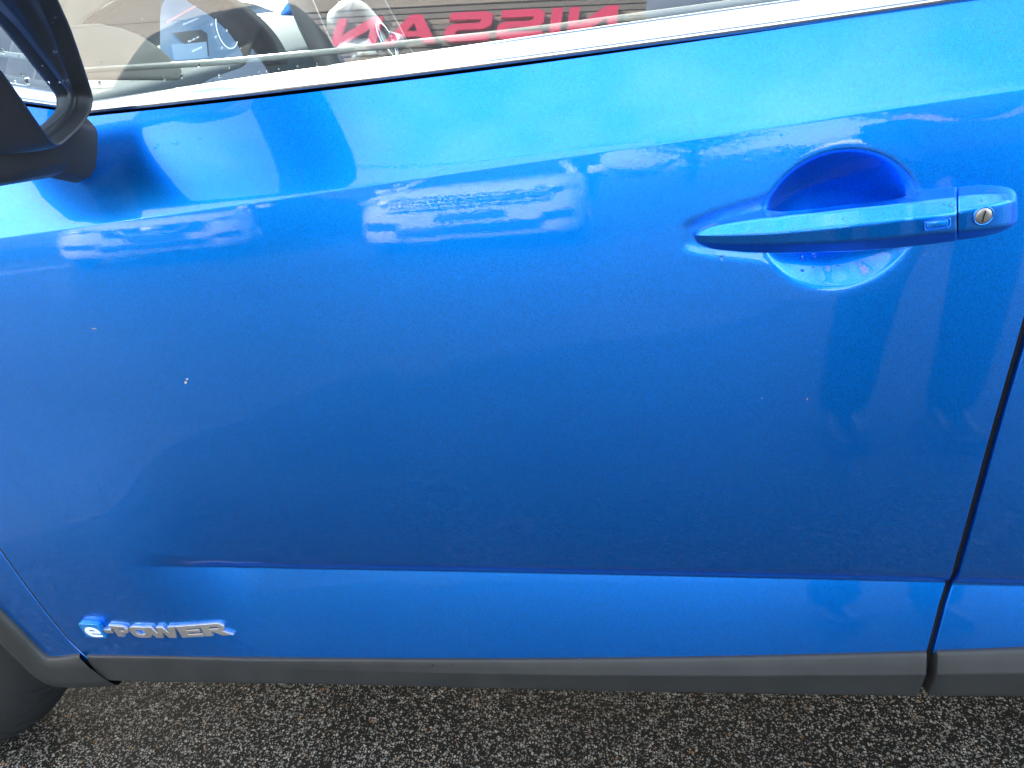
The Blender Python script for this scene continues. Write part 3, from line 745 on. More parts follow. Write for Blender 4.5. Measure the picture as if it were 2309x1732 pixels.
# light caught along the card's top edge, put in as a pale strip
line_px = [(150, 154), (300, 145), (480, 134), (700, 113), (900, 92), (1080, 73), (1250, 52), (1400, 32), (1520, 16), (1700, -10)]
lp = []
for a, b in line_px:
    y = .10
    for _ in range(10):
        p = on_plane(a*K, b*K, (0, y, 0), (0, 1, 0)); y = float(side_y(p[0], strip_zs(p[0])[1]))+.082
    lp.append(p)
lp = catmull(lp, 5)
edge_m = bump(mat('pale_edge_glint', (.82, .82, .74), .35), 200, .03, .0005)
sub(tube('card_edge_glint', lp, .0030, edge_m, n=8), door)

# ---- dashboard, instrument screen, steering wheel
CX = -.56                                       # plane of the instrument screen
def cl_(px, py, d=0.0):
    p = on_plane(px*K, py*K, (CX+d, .40, 1.0), (1, .12, .10)); return p
dash = cp(loft('dashboard', [[(-.95, y, .55), (-.62, y, .55), (-.58, y, .80), (-.60, y, .93), (-.72, y, .99), (-.95, y, 1.0)] for y in (.17, .3, .6, 1.0, 1.66)], teal)); bevel_mesh(dash, .02, 3)
def solid_px(name, px, plane_p, plane_n, th, m, par, bev=.004):
    P = [on_plane(a*K, b*K, plane_p, plane_n) for a, b in px]; n = np.array(plane_n, float); n /= np.linalg.norm(n)
    if np.dot(n, CAM-P[0]) < 0: n = -n
    o = sub(loft(name, [P, [p-n*th for p in P]], m, smooth=False), par)
    if bev: bevel_mesh(o, bev, 2)
    return o
# pale end panel of the dashboard
solid_px('dash_end_panel', [(120, 170), (120, 60), (180, 52), (215, 50), (262, 60), (305, 76), (345, 102), (375, 128), (395, 150), (395, 172)], (-.60, .20, 1.0), (.75, -.65, .1), .02, cream, dash)
solid_px('pillar_trim', [(60, 120), (60, -60), (330, -60), (240, 5), (190, 40), (172, 62), (166, 100), (160, 125)], (-.64, .18, 1.0), (.7, -.7, .0), .02, cream, dash)
solid_px('dash_brow', [(172, 60), (192, 36), (250, 0), (330, -45), (352, -60), (346, 30), (346, 97), (345, 98), (305, 72), (262, 57), (215, 47)], (-.61, .21, 1.0), (.75, -.65, .1), .02, teal, dash)
solid_px('dash_seam', [(170, 62), (192, 40), (250, 4), (300, -22), (302, -12), (256, 14), (200, 48), (178, 68)], (-.606, .208, 1.0), (.75, -.65, .1), .004, pad, dash, 0)
hood_px = [(352, 135), (345, 60), (352, 0), (372, -50), (440, -85), (520, -80), (575, -20), (600, 40), (615, 100), (618, 135)]
arc_o = [cl_(a, b, .05) for a, b in [(470, -40), (505, -6), (540, 18), (575, 50), (600, 80), (618, 112), (622, 140)]]
arc_i = [cl_(a, b, .05) for a, b in [(440, -40), (478, 0), (515, 26), (548, 58), (570, 88), (583, 115), (586, 140)]]
VA = []
for o_, i_ in zip(catmull(arc_o, 4), catmull(arc_i, 4)):
    VA.append([tuple(o_), tuple(i_), (i_[0]-.05, i_[1], i_[2]), (o_[0]-.05, o_[1], o_[2])])
sub(loft('instrument_hood', VA, pad), dash)
scr = sub(loft('instrument_screen', [[cl_(a, b) for a, b in [(348, 140), (343, 60), (350, 10), (380, -40), (470, -60), (520, 0), (560, 60), (592, 128)]],
                                     [cl_(a, b, -.01) for a, b in [(348, 140), (343, 60), (350, 10), (380, -40), (470, -60), (520, 0), (560, 60), (592, 128)]]], screen_m, smooth=False), dash)
def scr_poly(name, px, m, d=.002): return sub(loft(name, [[cl_(a, b, d) for a, b in px], [cl_(a, b, d-.0012) for a, b in px]], m, smooth=False), dash)
scr_poly('warning_window', [(374, 71), (434, 64), (448, 73), (452, 122), (449, 122), (446, 90), (398, 95)], screen_dk)
scr_poly('warning_panel', [(370, 96), (448, 90), (451, 124), (376, 130)], emit('lit_panel', (.14, .26, .42), .33), .0015)
scr_poly('red_rule', [(359, 47), (440, 2), (441, 4.5), (360, 50)], glyph_red)
def scr_text(s, px, py, ux, uy, vx, vy, size):      # text laid on the screen, u along the words, v up
    o = cl_(px, py, .003); U = cl_(px+ux, py+uy, .003)-o; Vv = cl_(px+vx, py+vy, .003)-o
    U /= max(1e-9, 1); me = text_mesh(s, 1.0)
    place(me, 'screen_words', glyph_m, lambda c: o+U*(c[0]*size)+Vv*(c[1]*size), None)
    ob = S.collection.objects[-1] if False else bpy.data.objects[me.name] if me.name in bpy.data.objects else None
    for q in bpy.data.objects:
        if q.data is me: sub(q, dash); q.name = 'screen_words'
scr_text('Avertissement', 412, 46, 1, -.42, .1, -1.15, 5.6)
scr_text('Pas de clé', 418, 85, 1, -.48, .1, -1.2, 6.0)
scr_text('détectée', 426, 106, 1, -.48, .1, -1.2, 6.0)
scr_text('0', 491, 62, .55, -.1, .25, -1.5, 15)
dial = [(490+22*math.cos(t)*1.0+6*math.sin(t)*1.0*-1, 62+44*math.sin(t)) for t in np.linspace(0, 2*math.pi, 40, endpoint=False)]
dl = [cl_(490+22*math.cos(t)+9*math.sin(t), 61+44*math.sin(t), .003) for t in np.linspace(0, 2*math.pi, 41)]
sub(tube('dial_ring', dl, .0007, glyph_m, n=6), dash)
for s, a, b in (('20', 479, 104), ('40', 466, 80), ('60', 457, 53), ('80', 453, 27), ('100', 455, 7), ('120', 484, 8), ('140', 499, 28), ('160', 510, 51), ('180', 518, 76), ('200', 523, 102)):
    scr_text(s, a, b, .8, -.15, .25, -1.3, 6.0)
# steering wheel
SC = Vector(on_plane(830*K, 10*K, (-.34, 0, 0), (1, 0, 0))); SC = Vector((-.30, .50, .955))
ax = Vector((.93, 0, .37)).normalized(); e1 = Vector((0, 1, 0)); e2 = ax.cross(e1)
wheel_e = cp(empty('steering_wheel', SC))
grey_rim = bump(mat('grey_leather', (.16, .16, .16), .4), 500, .2, .0005)
sub(tube('wheel_rim', [SC+e1*(.185*math.cos(t))+e2*(.18*math.sin(t)) for t in np.linspace(0, 2*math.pi, 49)], .0145, grey_rim, n=12, cap0=False, cap1=False), wheel_e)
hub = []
for d, s in ((-.02, .95), (.0, 1.0), (.018, .9), (.026, .6), (.028, .02)):
    hub.append([SC+ax*d+e1*(.085*s*math.cos(t))+e2*(.07*s*math.sin(t)) for t in np.linspace(0, 2*math.pi, 32, endpoint=False)])
sub(loft('wheel_hub', hub, grey_rim), wheel_e)
for sgn in (1, -1): sub(tube('wheel_spoke', [SC+e1*sgn*.06, SC+e1*sgn*.12+ax*.004, SC+e1*sgn*.18], [.026, .017, .014], alu, n=8), wheel_e)
sub(tube('wheel_spoke', [SC-e2*.05, SC-e2*.12, SC-e2*.175], [.022, .015, .013], alu, n=8), wheel_e)
sub(tube('hub_ring', [SC+ax*.029+e1*(.028*math.cos(t))+e2*(.024*math.sin(t)) for t in np.linspace(0, 2*math.pi, 33)], .003, chrome, n=8), wheel_e)

# ------------------------------------------------------------------ door handle
def zp(a, b): return (1500+a/2.734, 240+b/2.734)
def hpt(a, b, off):
    px, py = zp(a, b); return side_hit(px, py, off)
st = [ # along, then (y_pixel, stand-off) for top, upper edge, front edge, lower edge, under edge
 (180, (785, .000), (789, .004), (794, .006), (801, .006), (806, .002)),
 (205, (763, .001), (772, .007), (794, .010), (828, .010), (845, .002)),
 (300, (722, .001), (738, .011), (796, .0155), (847, .0155), (880, .004)),
 (450, (676, .001), (710, .014), (792, .020), (850, .020), (896, .005)),
 (600, (641, .001), (690, .017), (787, .0235), (850, .0235), (904, .006)),
 (690, (648, .005), (682, .019), (782, .026), (848, .026), (905, .008)),
 (780, (655, .011), (668, .021), (773, .028), (846, .028), (905, .011)),
 (950, (640, .015), (653, .024), (757, .0305), (840, .0305), (901, .014)),
 (1150, (616, .015), (629, .024), (735, .031), (829, .031), (895, .014)),
 (1330, (598, .013), (611, .023), (715, .030), (816, .030), (882, .012)),
 (1460, (578, .010), (597, .022), (699, .029), (805, .029), (869, .010)),
 (1530, (553, .005), (590, .020), (691, .028), (799, .028), (862, .008)),
 (1600, (514, .001), (582, .018), (682, .0275), (793, .0275), (855, .006)),
 (1700, (505, .001), (571, .017), (671, .0265), (784, .0265), (842, .005)),
 (1798, (500, .001), (560, .016), (655, .025), (774, .025), (829, .004)),
]
def section(a, T, LC, CFr, R2, BO):
    base = [hpt(a, T[0], T[1]), hpt(a, LC[0], LC[1]), hpt(a, CFr[0], CFr[1]), hpt(a, R2[0], max(R2[1]-.0025, R2[1]*.8)), hpt(a, BO[0], BO[1])]
    back = [base[4]+np.array([0, .012, .002]), base[0]+np.array([0, .012, -.002])]
    P = base+back; out = []
    for i, p in enumerate(P):
        q, r = P[i-1], P[(i+1) % len(P)]; k = .20 if 0 < i < 4 else .1
        for w in (k, k*.35): out.append(p+(q-p)*w*.9)
        for w in (k*.35, k): out.append(p+(r-p)*w*.9)
    return out
def densify(st, n=5):
    arr = [[s[0]]+[v for t in s[1:] for v in t] for s in st]; c = catmull(arr, n)
    return [(r[0], (r[1], r[2]), (r[3], r[4]), (r[5], r[6]), (r[7], r[8]), (r[9], r[10])) for r in c]
rings = [section(*s) for s in densify(st)]
handle = sub(loft('door_handle', rings, paint), door)
stc = [
 (1807, (500, .001), (556, .016), (652, .0245), (773, .0245), (826, .003)),
 (1860, (492, .001), (548, .016), (640, .0245), (770, .0245), (819, .003)),
 (1950, (488, .001), (540, .0155), (622, .0240), (764, .0240), (805, .003)),
 (2050, (491, .001), (535, .0145), (600, .0230), (754, .0230), (782, .003)),
 (2110, (500, .001), (535, .0125), (585, .0205), (742, .0205), (758, .003)),
 (2145, (515, .001), (545, .010), (585, .0165), (725, .0165), (738, .002)),
 (2165, (540, .000), (560, .006), (590, .010), (705, .010), (716, .001)),
 (2173, (570, -.002), (582, .001), (602, .003), (680, .003), (688, -.002)),
]
cap = sub(loft('lock_cap', [section(*s) for s in densify(stc)], paint), door)
# key cylinder
kc = hpt(1963, 676, .0242); kc2 = kc
def disc_frame(x, z, off):                       # outward axis of the cap's front facet
    n = Vector((-.02, -1, .03)).normalized(); u = Vector((1, 0, .04)).normalized(); u = (u-n*u.dot(n)).normalized(); return n, u, u.cross(n)*-1
kn, ku, kv = disc_frame(0, 0, 0)
R_ = 47/2.734/F_PX*float(np.linalg.norm(kc-CAM))*.98
def kring(r, d): return [Vector(kc)+kn*d+ku*(r*math.cos(t))+kv*(r*math.sin(t)) for t in np.linspace(0, 2*math.pi, 40, endpoint=False)]
steel = bump(mat('lock_steel', (.40, .385, .37), .34, 1.0), 900, .2, .0002)
sub(loft('key_bezel', [kring(R_*1.1, -.002), kring(R_*1.08, .0004), kring(R_*.98, .0007), kring(R_*.90, .0002), kring(R_*.88, -.002)], paint, cap0=False, cap1=False), door)
sub(loft('key_barrel', [kring(R_*.88, .0001), kring(R_*.80, .0004), kring(R_*.40, .0005), kring(R_*.01, .0005)], steel, cap0=False), door)
v, f = box_geo(-R_*.07, R_*.07, -R_*.62, R_*.62, .0003, .0009)
sub(mk('key_slot', [Vector(kc)+ku*(a+.12*b)+kv*b+kn*c for a, b, c in v], f, void_mat, smooth=False), door)
# handle button: a raised frame and pad
def btn(a0, off): return hpt(a0[0], a0[1], off)
bq = [(1600, 713), (1756, 688), (1757, 744), (1602, 766)]
def rrect(q, s, off, n=5):
    c = np.mean(np.array(q, float), 0); P = [c+(np.array(p)-c)*s for p in q]; out = []
    for i, p in enumerate(P):
        a_, b_ = P[i-1], P[(i+1) % 4]
        e0 = p+(a_-p)/np.linalg.norm(a_-p)*13; e1_ = p+(b_-p)/np.linalg.norm(b_-p)*13
        for t in np.linspace(0, 1, n): out.append(hpt(*((1-t)**2*e0+2*t*(1-t)*p+t*t*e1_), off))
    return out
hb = .0262
sub(loft('button_frame', [rrect(bq, 1.08, hb+.000), rrect(bq, 1.04, hb+.0016), rrect(bq, .97, hb+.0016), rrect(bq, .93, hb+.0004)], paint, cap0=False, cap1=False), door)
sub(loft('button_pad', [rrect(bq, .92, hb+.000), rrect(bq, .90, hb+.0009), rrect(bq, .80, hb+.0011)], paint, cap0=False), door)

# ------------------------------------------------------------------ door mirror
def mp_(a, b, P0, n): return on_plane(a/3.686, b/3.686, P0, n)
MP0, MN = (-.425, -.035, .96), (1.0, .2, -.25)
rim_px = [(360, -260), (470, 0), (560, 200), (640, 420), (712, 640), (756, 780), (762, 850), (745, 930), (690, 1025), (610, 1110), (520, 1190), (460, 1208), (400, 1160), (300, 1025), (180, 850), (60, 680), (-80, 490), (-260, 230), (-580, -180), (-850, -520), (-960, -800), (-950, -1350), (-800, -1680), (-500, -1840), (-200, -1870), (20, -1780), (160, -1520), (250, -1120), (320, -640)]
rim = [mp_(a, b, MP0, MN) for a, b in catmull(rim_px, 5, True)]
cen = np.mean(rim, 0); mdir = np.array([-1.0, .06, -.02]); mdir /= np.linalg.norm(mdir)
def mring(s, d, sh=(0, 0, 0)): return [cen+(p-cen)*s+mdir*d+np.array(sh) for p in rim]
mirror = cp(loft('wing_mirror', [mring(.985, .0015), mring(.995, -.0015), mring(1.008, .0), mring(1.02, .005), mring(1.035, .018), mring(1.045, .045), mring(1.04, .09), mring(1.0, .14), mring(.9, .175), mring(.6, .2), mring(.05, .208)], bezel_mat, cap0=False))
GN = np.array((.985, .08, -.10)); GP = cen+mdir*.037
def on_glass(s): return [q+mdir*float(np.dot(GP-q, GN)/np.dot(mdir, GN)) for q in mring(s, 0)]
sub(loft('mirror_bezel', [mring(.985, .0015), mring(.968, .006), mring(.958, .013), mring(.955, .0155), mring(.945, .0158), mring(.938, .0145), [.5*a+.5*b for a, b in zip(mring(.93, .018), on_glass(.92))], on_glass(.91), [q+mdir*.003 for q in on_glass(.90)]], bezel_mat, cap0=False, cap1=False), mirror)
g = [q+mdir*.0015 for q in on_glass(.908)]
gm = sub(mk('mirror_glass', g, [tuple(range(len(g)))], mirror_mat, smooth=False), mirror)
# foot joining the housing to the door
def fpt(a, b, y): return on_plane(a/3.686, b/3.686, (0, y, 0), (0, 1, 0))
fo = [(735, 985), (800, 1060), (818, 1110), (814, 1280), (800, 1395), (750, 1475), (640, 1525)]
outer = [fpt(a, b, float(side_y(-.43, .9))-.004) for a, b in fo]
r0 = outer+[outer[-1]+np.array([-.09, .01, .045]), outer[0]+np.array([-.16, .01, .0])]
i1 = [p+np.array([-.012, -.018, -.004]) for p in r0]; i2 = [np.array([(p[0]+.5)*.85-.53, p[1]-.06, (p[2]-.88)*.72+.868]) for p in r0]; i3 = [np.array([(p[0]+.5)*.6-.56, p[1]-.11, (p[2]-.88)*.5+.872]) for p in r0]
for ring_, tgt in ((i1, fpt(560, 1590, -.02)), (i2, fpt(330, 1660, -.06)), (i3, fpt(20, 1640, -.11))):
    dz = tgt[2]-min(p[2] for p in ring_)
    for k_ in range(len(ring_)): ring_[k_] = ring_[k_]+np.array([0, 0, dz])
foot = sub(loft('mirror_foot', [r0, i1, i2, i3], bezel_mat, smooth=False), mirror); bevel_mesh(foot, .0025, 2, 20)

# ------------------------------------------------------------------ badge
def b8(a, b): return (150+a/5.53, 1370+b/5.53)
bl = side_hit(*b8(590, 357), .004); br_ = side_hit(*b8(1690, 362), .004); tl = side_hit(*b8(590, 236), .004)
BH = tl[2]-bl[2]
BW = (br_[0]-bl[0])/1100.0       # metres per drawing unit along
def bfn(th_mid):
    def fn(c):
        x = bl[0]+c[0]*BW; z = bl[2]+(br_[2]-bl[2])*(c[0]/1100.0)+c[1]*BH
        return (x, float(side_y(x, z))-th_mid-c[2], z)
    return fn
def sh(pts, x0, slant=-28): return [(x0+x+slant*(y-0), y) for x, y in pts]
def arcp(cx, cy, rx, ry, a0, a1, n=14): return [(cx+rx*math.cos(math.radians(t)), cy+ry*math.sin(math.radians(t))) for t in np.linspace(a0, a1, n)]
SLn = -34
P_o = [(70, 0), (148, 0), (148, .33), (190, .33)]+arcp(196, .665, 60, .335, -90, 90, 12)+[(40, 1.0), (40, .76), (70, .76)]
P_h = [(140, .52), (140, .79), (184, .79)]+arcp(186, .655, 22, .135, 90, -90, 6)
O_o = arcp(0, .5, 128, .5, 0, 360, 41)[:-1]; O_h = arcp(0, .5, 62, .27, 0, 360, 31)[:-1]
def squash(pts, p=.62): return [(math.copysign(abs(x/128)**p, x)*128 if True else x, .5+math.copysign(abs((y-.5)/.5)**.8, y-.5)*.5) for x, y in pts]
W_o = [(0, 1), (78, 1), (112, .38), (150, 1), (216, 1), (254, .38), (286, 1), (362, 1), (304, 0), (218, 0), (182, .58), (146, 0), (62, 0)]
E_o = [(0, 0), (250, 0), (250, .22), (84, .22), (84, .40), (240, .40), (240, .60), (84, .60), (84, .78), (250, .78), (250, 1), (-4, 1), (-4, .78), (0, .7)]
R_o = [(0, 0), (84, 0), (84, .33), (120, .33), (196, 0), (310, 0), (206, .38)]+arcp(196, .68, 62, .32, -60, 90, 11)+[(-30, 1.0), (-30, .77), (0, .77)]
R_h = [(84, .56), (84, .77), (180, .77)]+arcp(184, .665, 18, .105, 90, -90, 6)
def ital(pts, x0): return [((x0+x+(1-y)*40)/200.0*1, y) for x, y in pts]
sx = 1/200.0
badge = sub(empty('model_badge', tuple(bl)), door)
TH = .0030
def letter(name, loops, x0, m, depth=TH, bev=.00045, sub_y=0.0, par=None):
    # shapes are drawn in metres so that bevels stay round
    lps = [[((x0+x-(y-.5)*38-590)*BW, y*BH) for x, y in lp_] for lp_ in loops]
    me = flat_shape(lps, depth, bev, 2)
    def fn(c):
        x = bl[0]+c[0]; z = bl[2]+(br_[2]-bl[2])*(c[0]/BW/1100.0)+c[1]
        return (x, float(side_y(x, z))-.0005-depth/2-sub_y-c[2], z)
    o = place(me, name, m, fn)
    return sub(sharpen(o, 40), badge)
letter('letter', [P_o, P_h], 560, badge_metal)
letter('letter', [squash(O_o), O_h], 965, badge_metal)
letter('letter', [W_o], 1060, badge_metal)
letter('letter', [E_o], 1440, badge_metal)
letter('letter', [R_o, R_h], 1712, badge_metal)
letter('hyphen', [[(0, .38), (92, .38), (92, .66), (0, .66)]], 505, badge_metal, .0044)
def rr(x0, x1, y0, y1, rx, ry, n=5):
    o = []
    for cx, cy, a0 in ((x1-rx, y1-ry, 0), (x0+rx, y1-ry, 90), (x0+rx, y0+ry, 180), (x1-rx, y0+ry, 270)): o += arcp(cx, cy, rx, ry, a0, a0+90, n)
    return o
letter('letter_block', [rr(0, 255, -.05, 1.22, 26, .14)], 232, badge_blue, .0062)
e_o = arcp(100, .5, 98, .46, -38, 0, 6)[:0]+[(196, .10), (120, .04)]+arcp(96, .5, 92, .46, 270, 90, 22)+arcp(100, .5, 98, .46, 90, 6, 14)+[(196, .40), (62, .40)]+arcp(96, .45, 38, .21, 190, 268, 6)+[(196, .24)]
e_h = [(60, .56), (150, .56)]+arcp(104, .58, 44, .17, 20, 160, 8)
letter('white_letter', [e_o, e_h], 262, white_enamel, .0010, .0002, .0060)
# aerial reach: none.  water beads left by rain
def beads(spots, name, par, normal=Vector((0, -1, .1))):
    V, Fc = [], []
    for p, r, ln in spots:
        n = normal.normalized(); u = Vector((1, 0, 0)); u = (u-n*u.dot(n)).normalized(); w = u.cross(n)*-1
        k0 = len(V); nl, ns = 5, 9
        for i in range(nl):
            a = i/(nl-1)*math.pi/2
            for j in range(ns):
                t = 2*math.pi*j/ns; q = math.cos(a)*r*(1+.12*math.sin(3*t+p[0]*900)); V.append(Vector(p)+u*(q*math.cos(t))+w*(q*math.sin(t)*ln)+n*(math.sin(a)*r*.55-.0001))
        for i in range(nl-1):
            for j in range(ns): Fc.append((k0+i*ns+j, k0+i*ns+(j+1) % ns, k0+(i+1)*ns+(j+1) % ns, k0+(i+1)*ns+j))
    o = sub(mk(name, V, Fc, water), par); o['kind'] = 'stuff'; return o
sp = []
for a, b, r in [(350, 937, 17), (412, 940, 8), (845, 940, 15), (915, 922, 14), (845, 1010, 12), (912, 990, 9), (1065, 980, 8), (1606, 908, 14), (1500, 874, 12), (990, 995, 6), (725, 955, 5), (1660, 905, 7), (1700, 900, 6), (1775, 870, 5)]:
    px, py = zp(a, b); y = 0.0
    for _ in range(20):
        p = on_plane(px, py, (0, y, 0), (0, 1, 0)); y = .5*y+.5*float(door_y(p[0], p[2]))
    sp.append((p, r/2.734/F_PX*.64, 1.25))
for a, b, r in [(415, 862, 3), (1818, 905, 5), (205, 738, 2.5), (1710, 928, 3), (1560, 1390, 2), (1830, 1245, 2), (1925, 1460, 4), (1880, 1285, 3)]:
    sp.append((side_hit(a, b), r/F_PX*.7, 1.3))
for _ in range(46):
    a, b = rng.uniform(60, 2050), rng.uniform(560, 1440)
    p = side_hit(a, b)
    if (abs(p[0]-CUPX) < .15 and abs(p[2]-CUPZ) < .08): continue
    sp.append((p, rng.uniform(.0004, .0011), rng.uniform(1, 1.5)))
for _ in range(34):
    a, b = rng.uniform(860, 2040), rng.uniform(1476, 1512); sp.append((side_hit(a, b, .0065), rng.uniform(.0006, .0018), 1.1))
beads(sp, 'water_beads', door)
sp = [(hpt(a, b, o), r/2.734/F_PX*.6, 1.0) for a, b, o, r in [(1718, 600, .0195, 10), (1760, 612, .0205, 14), (1420, 660, .0265, 8), (1850, 585, .0185, 9), (2005, 518, .0105, 10), (1950, 580, .0195, 8), (1325, 650, .0255, 7), (1100, 690, .029, 5)]]
beads(sp, 'water_beads', door, Vector((0, -.75, .66)))
sp = []
for a, b, r in [(455, 150, 14), (505, 300, 9), (460, 440, 20), (535, 480, 9), (598, 500, 11), (550, 680, 28), (640, 650, 12), (490, 690, 12), (430, 190, 8), (350, 550, 6), (400, 690, 14), (575, 425, 6), (560, 300, 4)]:
    sp.append((mp_(a, b, tuple(np.array(MP0)+mdir*.006), MN), r/3.686/F_PX*.6, 1.2))
beads(sp, 'water_beads', mirror, Vector((.3, -.95, .1)))
sp = []
for a, b, r in [(275, 690, 15), (815, 650, 16), (955, 635, 20), (1100, 545, 13), (1270, 632, 13), (650, 650, 5), (465, 632, 6), (545, 675, 5), (1350, 560, 8), (1765, 575, 7), (1920, 550, 8), (2085, 535, 9), (1600, 600, 7), (1660, 590, 7), (290, 520, 9), (630, 158, 5), (400, 80, 4)]:
    px, py = 150+a/3.687, b/3.687
    pg = on_plane(px, py, (0, Y_B+.03, .98), (0, -math.cos(math.radians(GA)), math.sin(math.radians(GA))))
    best = None
    h = .04
    for _ in range(25):
        q = glass_pt(pg[0], h); pg = on_plane(px, py, q, (0, -math.cos(math.radians(GA)), math.sin(math.radians(GA)))); h = max(0, h+(pg[2]-q[2])*1.0)
    sp.append((pg, r/3.687/F_PX*.62, 1.3))
beads(sp, 'water_beads', door, Vector((0, -.945, .325)))

# stone chips and a scuff on the lacquer
chip_m = mat('bare_chip', (.55, .5, .46), .6)
Vc, Fc_ = [], []
for a, b, w_, h_, an in ((401, 826, 5, 7, .4), (404, 819, 6, 4, .1), (203, 710, 13, 2.2, -.25), (1744, 862, 3, 4, 0), (1646, 860, 2.4, 2, 0)):
    pts = [(a+(x*math.cos(an)-y*math.sin(an))*w_/2, b+(x*math.sin(an)+y*math.cos(an))*h_/2) for x, y in ((-1, 0), (-.4, -.8), (.5, -1), (1, -.1), (.6, .9), (-.3, 1))]
    n0 = len(Vc); Vc += [side_hit(q[0]*K, q[1]*K, .0003) for q in pts]; Fc_.append(tuple(range(n0, n0+6)))
sub(mk('paint_chip', Vc, Fc_, chip_m, smooth=False, kind='stuff'), door)

# ------------------------------------------------------------------ across the yard, seen in the paint and the pane: showroom, cars, trees
WA = math.radians(13)
bld = empty('showroom_building', (0, 0, 0), 0, label='beige louvre clad showroom with red raised lettering mirrored in the car window', cat='building')
wd = np.array([-math.cos(WA), math.sin(WA), 0]); wn_ = np.array([math.sin(WA), math.cos(WA), 0]); w0 = np.array([0, -9.0, GZ])
def wp(s, d, z): return tuple(w0+wd*s+wn_*d+np.array([0, 0, z]))
def wbox(s0, s1, d0, d1, z0, z1):
    v, f = box_geo(s0, s1, d0, d1, z0, z1); return [wp(*p) for p in v], f
def wobj(name, boxes_, m, par, bev=0):
    V, Fc = [], []
    for b in boxes_:
        v, f = wbox(*b); n = len(V); V += v; Fc += [tuple(i+n for i in q) for q in f]
    o = mk(name, V, Fc, m, None, smooth=False); o.parent = par
    if bev: bevel_mesh(o, bev, 1)
    return o
S0, S1 = .74, 17.0
wobj('wall', [(S0+.03, S1, -8, -.14, 0, 10.1)], gap_mat, bld)
wobj('glazing', [(S0+.5, S1-.5, -.139, -.11, .3, 4.6)], gloss_black, bld)
for k in range(8): wobj('mullion', [(S0+.5+k*2.26, S0+.58+k*2.26, -.108, .0, .3, 4.6)], alu, bld)
z = 4.7
for k in range(14): wobj('rib_board', [(S0, S1, -.1, .0+.008*(k % 2), z+.125*k, z+.125*k+.112)], cladding, bld)
z = 6.46
hts = [.10, .10, .10, .12, .12, .12, .12, .13, .13, .13, .14, .14]
for k, h in enumerate(hts):
    wobj('louvre', [(S0, 6.75, -.12, -.02+.01*(k % 3), z, z+h)], cladding_dark if k % 3 else cladding, bld); z += h+.035
wobj('side_panel', [(6.765, 11.4, -.12, .03, 6.46, z-.015)], cladding, bld); wobj('side_panel', [(11.415, S1, -.12, .03, 6.46, z-.015)], cladding, bld)
wobj('parapet_panel', [(S0, 5.6, -.12, .03, z, 10.2)], cladding, bld); wobj('parapet_panel', [(5.615, 11.4, -.12, .03, z, 10.2)], cladding, bld); wobj('parapet_panel', [(11.415, S1, -.12, .03, z, 10.2)], cladding, bld)
wobj('coping', [(S0-.05, S1+.05, -8.1, .09, 10.202, 10.26)], alu, bld)
wobj('corner_bracket', [(S0-.4, S0-.02, -.4, -.3, 7.5, 7.58), (S0-.4, S0-.34, -.4, -.3, 7.2, 7.9)], alu, bld)
# raised red letters, drawn in units of the cap height, wide strokes
def NLet(w=1.12): return [[(0, 0), (.22, 0), (.22, .62), (.86, 0), (w, 0), (w, 1), (.9, 1), (.9, .38), (.26, 1), (0, 1)]]
def ILet(): return [[(0, 0), (.24, 0), (.24, 1), (0, 1)]]
def SLet(): return [[(0, 0), (.90, 0), (1.06, .12), (1.06, .46), (.92, .60), (.30, .60), (.24, .66), (.24, .76), (1.02, .76), (1.02, 1), (.16, 1), (0, .88), (0, .52), (.14, .39), (.76, .39), (.82, .33), (.82, .24), (0, .24)]]
def ALet(): return [[(0, 0), (.27, 0), (.40, .24), (.88, .24), (1.01, 0), (1.28, 0), (.78, 1), (.50, 1)], [(.50, .42), (.64, .74), (.78, .42)]]
SX0, SX1, SZ0, SZ1 = 1.2, 5.72, 7.18, 7.98
caph = SZ1-SZ0
print('RIM', np.min(rim,0), np.max(rim,0))
seq = [(NLet(), 1.12), (ILet(), .24), (SLet(), 1.06), (SLet(), 1.06), (ALet(), 1.28), (NLet(), 1.12)]
gapw = .17; total = sum(w for _, w in seq)+gapw*5; k = (SX1-SX0)/total; s = SX0
for loops, w in seq:
    me = flat_shape([[(x*k, y*caph) for x, y in lp_] for lp_ in loops], .10, .006, 1)
    # the sign is read facing the wall: its first letter stands at the end nearest +x
    o = place(me, 'sign_letter', red_sign, lambda c, s=s: wp(s+c[0], .10+c[2], SZ0+c[1])); o.parent = bld
    s += (w+gapw)*k
# white parking lines
for x in (-6.35, 2.9, 5.6):
    sheet('parking_line', [(x-.05, -8.0), (x+.05, -8.0), (x+.05, -3.4), (x-.05, -3.4)], .004+GZ, line_paint, kind='structure')

